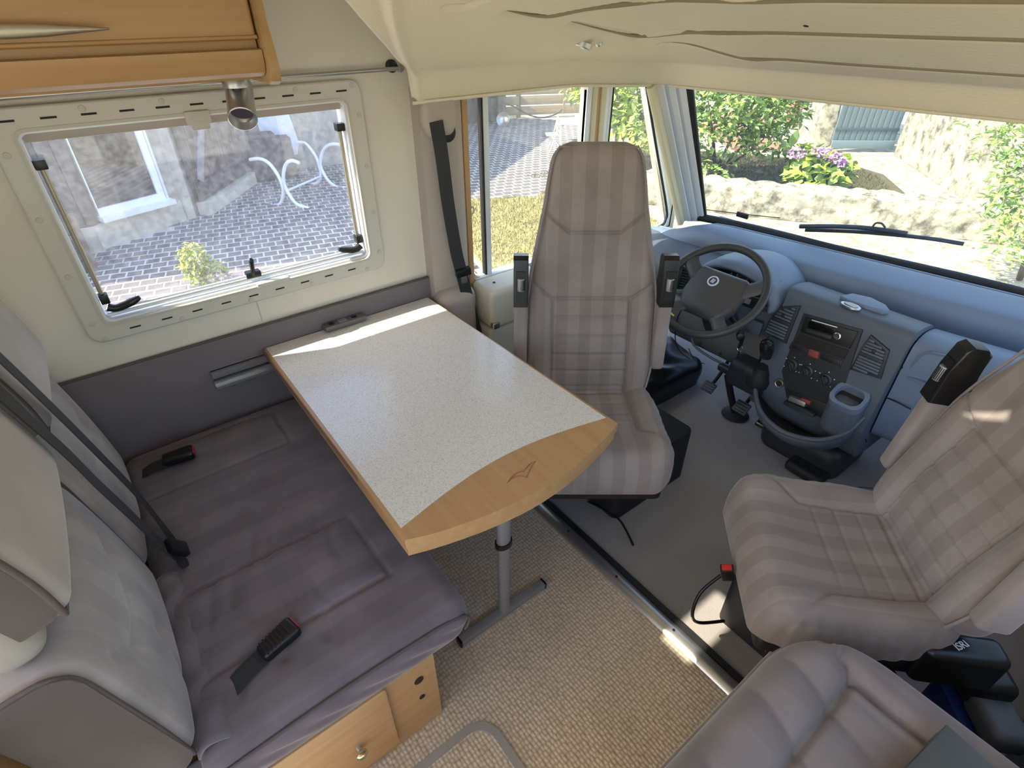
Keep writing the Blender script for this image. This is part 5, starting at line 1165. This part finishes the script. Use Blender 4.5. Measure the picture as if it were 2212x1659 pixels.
# ---- square pavers: the 300 that show largest are parts, the rest one field
def inside(poly, x, y):
    c = False; n = len(poly)
    for i in range(n):
        x0, y0 = poly[i]; x1, y1 = poly[(i+1) % n]
        if (y0 > y) != (y1 > y) and x < (x1-x0)*(y-y0)/(y1-y0)+x0: c = not c
    return c
PATIO = [(-7.9, -3.0), (-.6, -3.0), (-.8, 2.2), (-4.4, 3.5), (-4.5, 4.2), (-4.1, 4.95), (-5.6, 8.3), (-7.4, 9.7), (-9.6, 7.6), (-8.6, 5)]
pat = plate('courtyard_paving', PATIO, .03, 'mortar', None, Matrix.Translation((0, 0, G-.015))); struct(pat, 'courtyard of square grey pavers with pale joints')
pe = np.array([.235, .972]); pf = np.array([.972, -.235]); PS = .142
W1 = [(34, 285), (740, 215), (792, 550), (230, 695)]; W2 = [(1005, 215), (1270, 180), (1262, 320), (1180, 330), (1150, 560), (1060, 590), (1012, 590)]
cells = []
for i in range(-75, 80):
    for j in range(-80, 30):
        c2 = np.array([-5, 3.0])+pe*(i+(.5 if j % 2 else 0))*PS+pf*j*PS
        if not inside(PATIO, *c2): continue
        if fs((c2[0], c2[1], 0)) < s1 and (np.array([c2[0], c2[1], 0])-FA)@FN < .1: continue
        u, v = proj((c2[0], c2[1], G)); vis = inside(W1, u, v) or inside(W2, u, v)
        cells.append((not vis, np.hypot(c2[0]-CAM[0], c2[1]-CAM[1]), c2))
cells.sort(key=lambda c: (c[0], c[1]))
bm = bmesh.new(); add_box(bm, -PS/2+.009, PS/2-.009, -PS/2+.0155, PS/2-.0155, 0, .02); bmesh.ops.bevel(bm, geom=[e for e in bm.edges if all(v.co.z > .01 for v in e.verts)], offset=.002, segments=1, affect='EDGES')
pme = bpy.data.meshes.new('paver'); bm.to_mesh(pme); bm.free(); pme.materials.append(M['paver']); PA = math.atan2(pe[1], pe[0])
rest_v, rest_f = [], []; base_v = np.array([v.co for v in pme.vertices]); base_f = [tuple(f.vertices) for f in pme.polygons]
rot_ = np.array([[math.cos(PA), -math.sin(PA), 0], [math.sin(PA), math.cos(PA), 0], [0, 0, 1]]); bv = base_v @ rot_.T
for k, (nv, dd_, c2) in enumerate(cells):
    h_ = random.uniform(-.0015, .0025)
    if k < 300 and not nv:
        o = bpy.data.objects.new('paver', pme); COL.objects.link(o); o.parent = pat; o.location = (c2[0], c2[1], G-.002+h_); o.rotation_euler = (0, 0, PA)
    elif c2[0] > -1e9:
        n0 = len(rest_v); rest_v += [tuple(q_+np.array([c2[0], c2[1], G-.002+h_])) for q_ in bv]; rest_f += [tuple(n0+i for i in f) for f in base_f]
me = bpy.data.meshes.new('paver_field'); me.from_pydata(rest_v, [], rest_f); o = link('paver_field', me, 'paver', pat, False); o['kind'] = 'stuff'

# ---- fence, raised bed and things at the far end of the courtyard
f0 = az(1040, 259, G); f1 = az(1262, 250, G); fe = (f1-f0).normalized(); ff_l = (f1-f0).length; fn_ = Vector((fe.y, -fe.x, 0)); fn_ = fn_ if fn_.dot(Vector(CAM)-f0) > 0 else -fn_
fence = thing('slat_fence', 'pale horizontal slat fence at the far end of the courtyard', 'fence', f0, math.atan2(fe.y, fe.x))
for k in range(9):
    for s_ in range(2): box('slat', s_*2.1-1.2, s_*2.1+.86, .0, .025, .06+k*.205, .245+k*.205, 'fence_wood', fence, .005)
for k in range(3): box('post', -1.24+k*2.1-.05, -1.24+k*2.1+.05, .03, .12, 0, 1.95, 'fence_wood', fence, .006)
for s_ in range(2): box('batten', s_*2.1-.22, s_*2.1-.17, -.02, .0, .06, 1.9, 'fence_wood', fence, .003)
rbd = thing('raised_bed', 'dark weathered raised bed of upright boards in front of the fence', 'raised bed', f0-fn_*(-.35), math.atan2(fe.y, fe.x))
for k in range(12): box('board', -1.15+k*.13, -1.03+k*.13, -.02, .02+.004*(k % 2), .0, .50, 'fence_dark', rbd, .004)
box('cap_board', -1.2, .45, -.05, .06, .50, .56, 'barn_dark', rbd, .006); box('corner_post', .38, .48, -.05, .05, 0, .62, 'fence_dark', rbd, .006)
bw_ = az(1072, 259, G)+fn_*.75; bwl = thing('metal_basin', 'silver metal basin leaning at the raised bed', 'basin', bw_); bwl.scale = (.5, .5, .5); lathe('bowl', [(.10, -.14), (.22, -.08), (.28, .0), (.29, .01), (.27, .0), (.2, -.07), (.09, -.12)], 'alu', bwl, 28, mtx=axis_mtx((0, 0, .27), (.5, -.8, .35)))
hz_ = [apl(u, v, f0+fn_*.45, fn_) for u, v in ((1085, 222), (1110, 230), (1140, 247), (1170, 254), (1200, 247), (1215, 235))]
tag(tube('garden_hose', hz_, .015, 'barn_dark', None, 8, sm=5), 'dark hose hanging in front of the slat fence', 'hose')
gc0 = az(1196, 326, G); gc = thing('folding_chair', 'pale folding garden chair standing on the sunlit paving', 'chair', gc0, math.radians(-35)); gc.scale = (.6, .6, .6) 
for x_ in (-.2, .2):
    tube('leg', [(x_, -.15, 0), (x_, .0, .45), (x_, .1, .9)], .014, 'pvc_white', gc, 8); tube('leg', [(x_, .25, 0), (x_, -.1, .45)], .014, 'pvc_white', gc, 8)
rbox('seat', (.42, .40, .03), .012, 'cream_trim', gc, (4, 4, 2), loc=(0, -.05, .46)); rbox('backrest', (.42, .03, .38), .012, 'cream_trim', gc, (4, 2, 4), loc=(0, .09, .72), rot=(-.1, 0, 0))
gt0 = az(1244, 310, G); gt = thing('garden_table', 'white garden table on the grass edge beside the chair', 'table', gt0, math.radians(52)); gt.scale = (.62, .62, .52); rbox('top', (1.1, .7, .04), .015, 'pvc_white', gt, (6, 4, 2), loc=(0, 0, .70))
for x_ in (-.48, .48):
    for y_ in (-.28, .28): tube('leg', [(x_, y_, 0), (x_, y_, .69)], .02, 'pvc_white', gt, 8)
pot = thing('white_bowl', 'white bowl standing on the garden table', 'bowl', gt0+Vector((.08, .04, .376))); lathe('bowl', [(.06, 0), (.12, .06), (.14, .12), (.12, .12), (.05, .03)], 'pvc_white', pot, 22)

# ---- garden beyond the windscreen
LW0, LW1 = np.array([-3.25, 5.74]), np.array([2.6, 9.30])
lichen('garden_stone', S(172, 166, 148), S(96, 88, 74))
rough_wall('low_stone_wall', LW0, LW1, G-.05, -.25, .40, 'garden_stone', 'low rough stone wall just beyond the windscreen', 'wall', .035, .045, .0, 9)
RW0, RW1 = np.array(az(1928, 330, G))[:2], np.array([1.35, 7.35])
rough_wall('garden_wall', RW0, RW1, G-.05, 2.6, .45, 'garden_stone', 'tall sunlit plastered stone wall right of the blue gate', 'wall', .03, .10, .0, 5)
g0, g1 = az(1790, 325, G), az(1925, 326, G); ge = (g1-g0).normalized(); gl_ = (g1-g0).length
gate = thing('board_gate', 'blue-grey board gate between the garden walls', 'gate', g0, math.atan2(ge.y, ge.x)); nk = 11
for k in range(nk): box('plank', gl_*k/nk+.004, gl_*(k+1)/nk-.004, 0, .03+.004*(k % 2), .16, 2.3, 'gate_blue', gate, .004)
box('bottom_rail', .0, gl_, -.035, .0, .04, .17, 'gate_blue', gate, .006); box('strap_hinge', -.0, gl_, -.015, .0, .33, .38, 'gate_dark', gate, .003); box('strap_hinge', 0, gl_, -.015, 0, 1.75, 1.81, 'gate_dark', gate, .003)
lw = np.array(g0)[:2]; rough_wall('side_garden_wall', lw+np.array([-1.35, 1.3]), lw+np.array([-.30, -.05]), G-.05, 2.4, .3, 'garden_stone', 'short sunlit wall left of the blue gate', 'wall', .03, .12)
pr0 = az(1738, 272, G); pr_ = thing('rusty_board', 'rust-brown panel standing against a stack of tiles', 'panel', pr0, math.radians(50)); box('sheet', -.18, .18, 0, .05, 0, .75, 'rusty', pr_, .008)
tst = thing('tile_stack', 'stack of old roof tiles behind the rusty panel', 'tiles', pr0+Vector((-.05, .25, 0)), math.radians(50))
for k in range(14): box('tile', -.42+.01*(k % 3), .42-.012*(k % 2), 0, .3, k*.075, k*.075+.055, 'brick_red', tst, .006)
soilp = struct(plate('ground_bed', [(-5.0, 5.2), (-3.2, 6.35), (-.5, 7.95), (-.9, 8.9), (-1.7, 9.9), (-2.6, 10.2), (-3.4, 9.6), (-4.6, 8.8), (-5.6, 7.4)], .03, 'soil', None, Matrix.Translation((0, 0, G-.018))), 'dark mulch bed under the bush beyond the low wall')
path = struct(plate('ground_path', [(-6.0, 11.0), (-4.2, 9.6), (-3.45, 10.4), (-4.5, 11.2), (-5.3, 13.0), (-6.6, 13.6)], .03, 'rusty', None, Matrix.Translation((0, 0, G-.02))), 'reddish paved path leading past the blue gate')

# ---- plants
def leaf_mesh(name, pts, size, m_, parent, droop=.3, asp=.5, jit=.35):
    P = np.array(pts); n = len(P); s_ = size*(1+jit*RNG.uniform(-1, 1, n)); d = RNG.normal(size=(n, 3)); d[:, 2] = d[:, 2]*.5-droop; d /= np.linalg.norm(d, axis=1)[:, None]
    sd_ = np.cross(d, RNG.normal(size=(n, 3))*.4+np.array([0, 0, 1])); sd_ /= np.linalg.norm(sd_, axis=1)[:, None]+1e-9; nr = np.cross(sd_, d)
    a = P; b = P+d*(s_*.5)[:, None]+sd_*(s_*asp*.5)[:, None]+nr*(s_*.08)[:, None]; c = P+d*s_[:, None]-nr*(s_*.1)[:, None]; e = P+d*(s_*.5)[:, None]-sd_*(s_*asp*.5)[:, None]+nr*(s_*.08)[:, None]
    V = np.stack([a, b, c, e], 1).reshape(-1, 3); Fc = np.arange(4*n).reshape(n, 4)
    me_ = bpy.data.meshes.new(name); me_.from_pydata(V.tolist(), [], Fc.tolist()); o_ = link(name, me_, m_, parent, False); o_['kind'] = 'stuff'; return o_
def blob(c, r, n, shell=.55):
    d = RNG.normal(size=(n, 3)); d /= np.linalg.norm(d, axis=1)[:, None]; return np.array(c)+d*np.array(r)*(shell+(1-shell)*RNG.uniform(0, 1, n)**.6)[:, None]
def bush(name, label, cat, base, blobs, size, m1, m2, stems, asp=.5):
    t = thing(name, label, cat, base); bv_ = np.array(base)
    for k, m_ in ((.62, m1), (.38, m2)):
        pts = np.concatenate([blob(np.array(c)-bv_, r, int(n*k)) for c, r, n in blobs]); leaf_mesh('foliage', pts, size, m_, t, asp=asp)
    for q_ in stems: tube('stem', [np.array(p_)-bv_ for p_ in q_], [.03, .02, .008], 'bark', t, 6, sm=4)
    return t
B0 = az(1545, 372, G)
bb = [(afar(1530, 235, 8.6), (.55, .55, .5), 480), (afar(1600, 215, 9.0), (.7, .6, .5), 600), (afar(1670, 235, 9.4), (.5, .5, .4), 500), (afar(1560, 300, 8.8), (.5, .5, .35), 170), (afar(1655, 300, 9.0), (.35, .35, .25), 220), (afar(1540, 370, 8.0), (.25, .2, .12), 60), (afar(1600, 150, 9.2), (1.0, .8, .6), 600), (afar(1690, 190, 9.8), (.5, .5, .4), 350)]
bush('garden_bush', 'large leafy bush with thin stems seen through the left of the windscreen', 'bush', B0, bb, .115, 'leaf', 'leaf_dark', [[B0, afar(1570, 320, 8.9), afar(1610, 240, 9.1)], [B0, afar(1590, 330, 9), afar(1660, 260, 9.3)], [B0, afar(1540, 300, 8.8), afar(1530, 220, 8.7)], [B0, afar(1600, 340, 8.9), afar(1650, 300, 9.0)]])
Q0 = az(1330, 312, G)
bush('garden_tree', 'light green tree seen through the front quarter window', 'tree', Q0, [(afar(1340, 200, 9.2), (.6, .6, .5), 900), (afar(1375, 250, 8.8), (.4, .4, .3), 420), (afar(1400, 290, 8.4), (.25, .25, .2), 160), (afar(1315, 180, 9.6), (.6, .5, .4), 500), (afar(1262, 190, 9.8), (.3, .3, .25), 130), (afar(1350, 150, 9.3), (.8, .8, .5), 500)], .13, 'leaf', 'leaf_yellow', [[Q0, afar(1335, 260, 9.3), afar(1345, 200, 9.2)]])
HB = az(1762, 412, G)
hy = bush('hydrangea_bush', 'bright green hydrangea bush with purple-pink flower heads', 'bush', HB, [(afar(1765, 372, 8.9), (.42, .42, .34), 420), (afar(1740, 345, 9.0), (.25, .25, .2), 120), (afar(1795, 365, 9.0), (.25, .25, .22), 120)], .15, 'leaf_yellow', 'leaf', [], asp=.7)
for u, v, r_ in ((1722, 330, .10), (1788, 331, .13), (1805, 340, .11), (1770, 326, .09), (1816, 350, .08)):
    c_ = np.array(afar(u, v, 8.75)); me_ = leaf_mesh('flower_head', blob(c_-np.array(HB), (r_, r_, r_*.6), 90, .8), .045, 'pink', hy, asp=.9)
tube('tall_shoot', [np.array(afar(1706, 345, 8.8))-np.array(HB), np.array(afar(1708, 320, 8.8))-np.array(HB), np.array(afar(1718, 285, 8.8))-np.array(HB)], [.012, .012, .004], 'leaf_dark', hy, 6)
def big_leaf(px0, px1, w_, D_):
    a = np.array(afar(*px0, D_))-np.array(HB); b = np.array(afar(*px1, D_))-np.array(HB); tube('broad_leaf', [a, (a*2+b)/3, (a+2*b)/3, b], [.004, w_, w_, .002], 'leaf_dark', hy, 6, sm=3, r2=.006, up=(.5, -.8, .2))
big_leaf((1708, 318), (1724, 280), .06, 8.8); big_leaf((1706, 325), (1688, 302), .04, 8.8); big_leaf((1706, 330), (1690, 326), .03, 8.8)
R0 = Vector((.55, 6.9, G)); 
bush('climbing_shrub', 'shrub with small drooping leaves in front of the tall wall at the right', 'shrub', R0, [(afar(2215, 300, 6.6), (.25, .25, .25), 240), (afar(2170, 310, 6.7), (.25, .22, .2), 60), (afar(2215, 400, 6.5), (.16, .2, .3), 200), (afar(2200, 480, 6.4), (.18, .2, .22), 80), (afar(2190, 545, 6.2), (.2, .2, .15), 50), (afar(2140, 275, 6.9), (.3, .25, .1), 45), (afar(2270, 370, 6.4), (.4, .4, .7), 600)], .075, 'leaf', 'leaf_dark', [[R0+Vector((.3, .1, 0)), afar(2235, 480, 6.4), afar(2225, 320, 6.6)]], asp=.38)
YP = az(440, 618, G)
bush('yellow_shrub', 'small golden conifer shrub just outside the dinette window', 'shrub', YP, [(np.array(YP)+np.array([0, 0, .22]), (.13, .13, .22), 700), (np.array(YP)+np.array([.05, .12, .12]), (.12, .12, .12), 400)], .05, 'leaf_gold', 'leaf_yellow', [])
hp2 = az(478, 618, G); bush('pink_flower_clump', 'small pink flowering clump beside the golden shrub', 'flowers', hp2, [(np.array(hp2)+np.array([0, 0, .08]), (.12, .12, .08), 160)], .045, 'pink', 'leaf', [])
# dry lawn: blades over a pale soil sheet
LAWN = [(-.4, 2.3), (-4.4, 3.55), (-4.5, 4.2), (-4.1, 4.95), (-5.6, 8.3), (-4.9, 9.4), (-4.2, 8.2), (-4.6, 6.6), (-3.3, 5.6), (.5, 5.0)]
lw_ = struct(plate('ground_lawn', LAWN, .02, 'grass_dry', None, Matrix.Translation((0, 0, G-.012))), 'parched yellow lawn between courtyard and low wall')
def blades(name, poly, n, h_, m_, label, cat):
    xs = [p_[0] for p_ in poly]; ys = [p_[1] for p_ in poly]; pts = []
    while len(pts) < n:
        x, y = random.uniform(min(xs), max(xs)), random.uniform(min(ys), max(ys))
        if inside(poly, x, y): pts.append((x, y, G+.005))
    P = np.array(pts); a = RNG.uniform(0, 6.28, n); hh_ = h_*RNG.uniform(.5, 1.3, n); wv = np.stack([np.cos(a), np.sin(a), 0*a], 1)*.006; tip = np.stack([RNG.normal(size=n)*.02, RNG.normal(size=n)*.02, hh_], 1)
    V = np.stack([P-wv, P+wv, P+tip], 1).reshape(-1, 3); me_ = bpy.data.meshes.new(name); me_.from_pydata(V.tolist(), [], np.arange(3*n).reshape(n, 3).tolist()); o_ = link(name, me_, m_, None, False); tag(o_, label, cat); o_['kind'] = 'stuff'; return o_
blades('grass', LAWN, 42000, .045, 'grass_dry', 'dry yellow grass of the lawn outside the side window', 'grass')
blades('mulch_grass', [(-5.0, 5.4), (-3.2, 6.45), (-.6, 8.0), (-1.0, 8.8), (-1.8, 9.8), (-2.6, 10.1), (-3.4, 9.4), (-4.6, 8.8)], 16000, .05, 'grass_dark', 'thin dark grass on the bed beyond the low wall', 'grass')

# ---- wiper on the windscreen
wp = thing('windscreen_wiper', 'black windscreen wiper resting along the bottom of the windscreen', 'wiper', az(1740, 492, .80)); wv0 = az(1740, 492, .80)
def wsp(u, v, off=.03): return apl(u, v, np.array([.15, 2.45+off, .75]), np.array([-.18, 1, .48]))-wv0
tube('arm', [wsp(1728, 489), wsp(1790, 489), wsp(1850, 491), wsp(1900, 496), wsp(1960, 505)], .010, 'black_plastic', wp, 8, sm=4)
tube('blade', [wsp(1740, 497), wsp(1840, 500), wsp(1940, 508), wsp(2020, 517), wsp(2082, 527)], .008, 'black_plastic', wp, 8, sm=4); tube('joint', [wsp(1885, 490), wsp(1892, 482), wsp(1905, 483), wsp(1912, 492)], .004, 'black_plastic', wp, 8, sm=3)
vl = thing('windscreen_sticker', 'small dark sensor clip on the lower left of the windscreen', 'clip', az(1600, 464, .80)); vv0 = az(1600, 464, .80)
q = apl(1604, 465, np.array([.15, 2.45, .75]), np.array([-.18, 1, .48]))-vv0; box('body', -.03, .03, -.006, .006, -.012, .012, 'black_plastic', vl, .003, loc=q); tube('wire', [apl(u, v, np.array([.15, 2.45, .75]), np.array([-.18, 1, .48]))-vv0 for u, v in ((1525, 453), (1600, 462), (1685, 471))], .002, 'dark_metal', vl, 6)
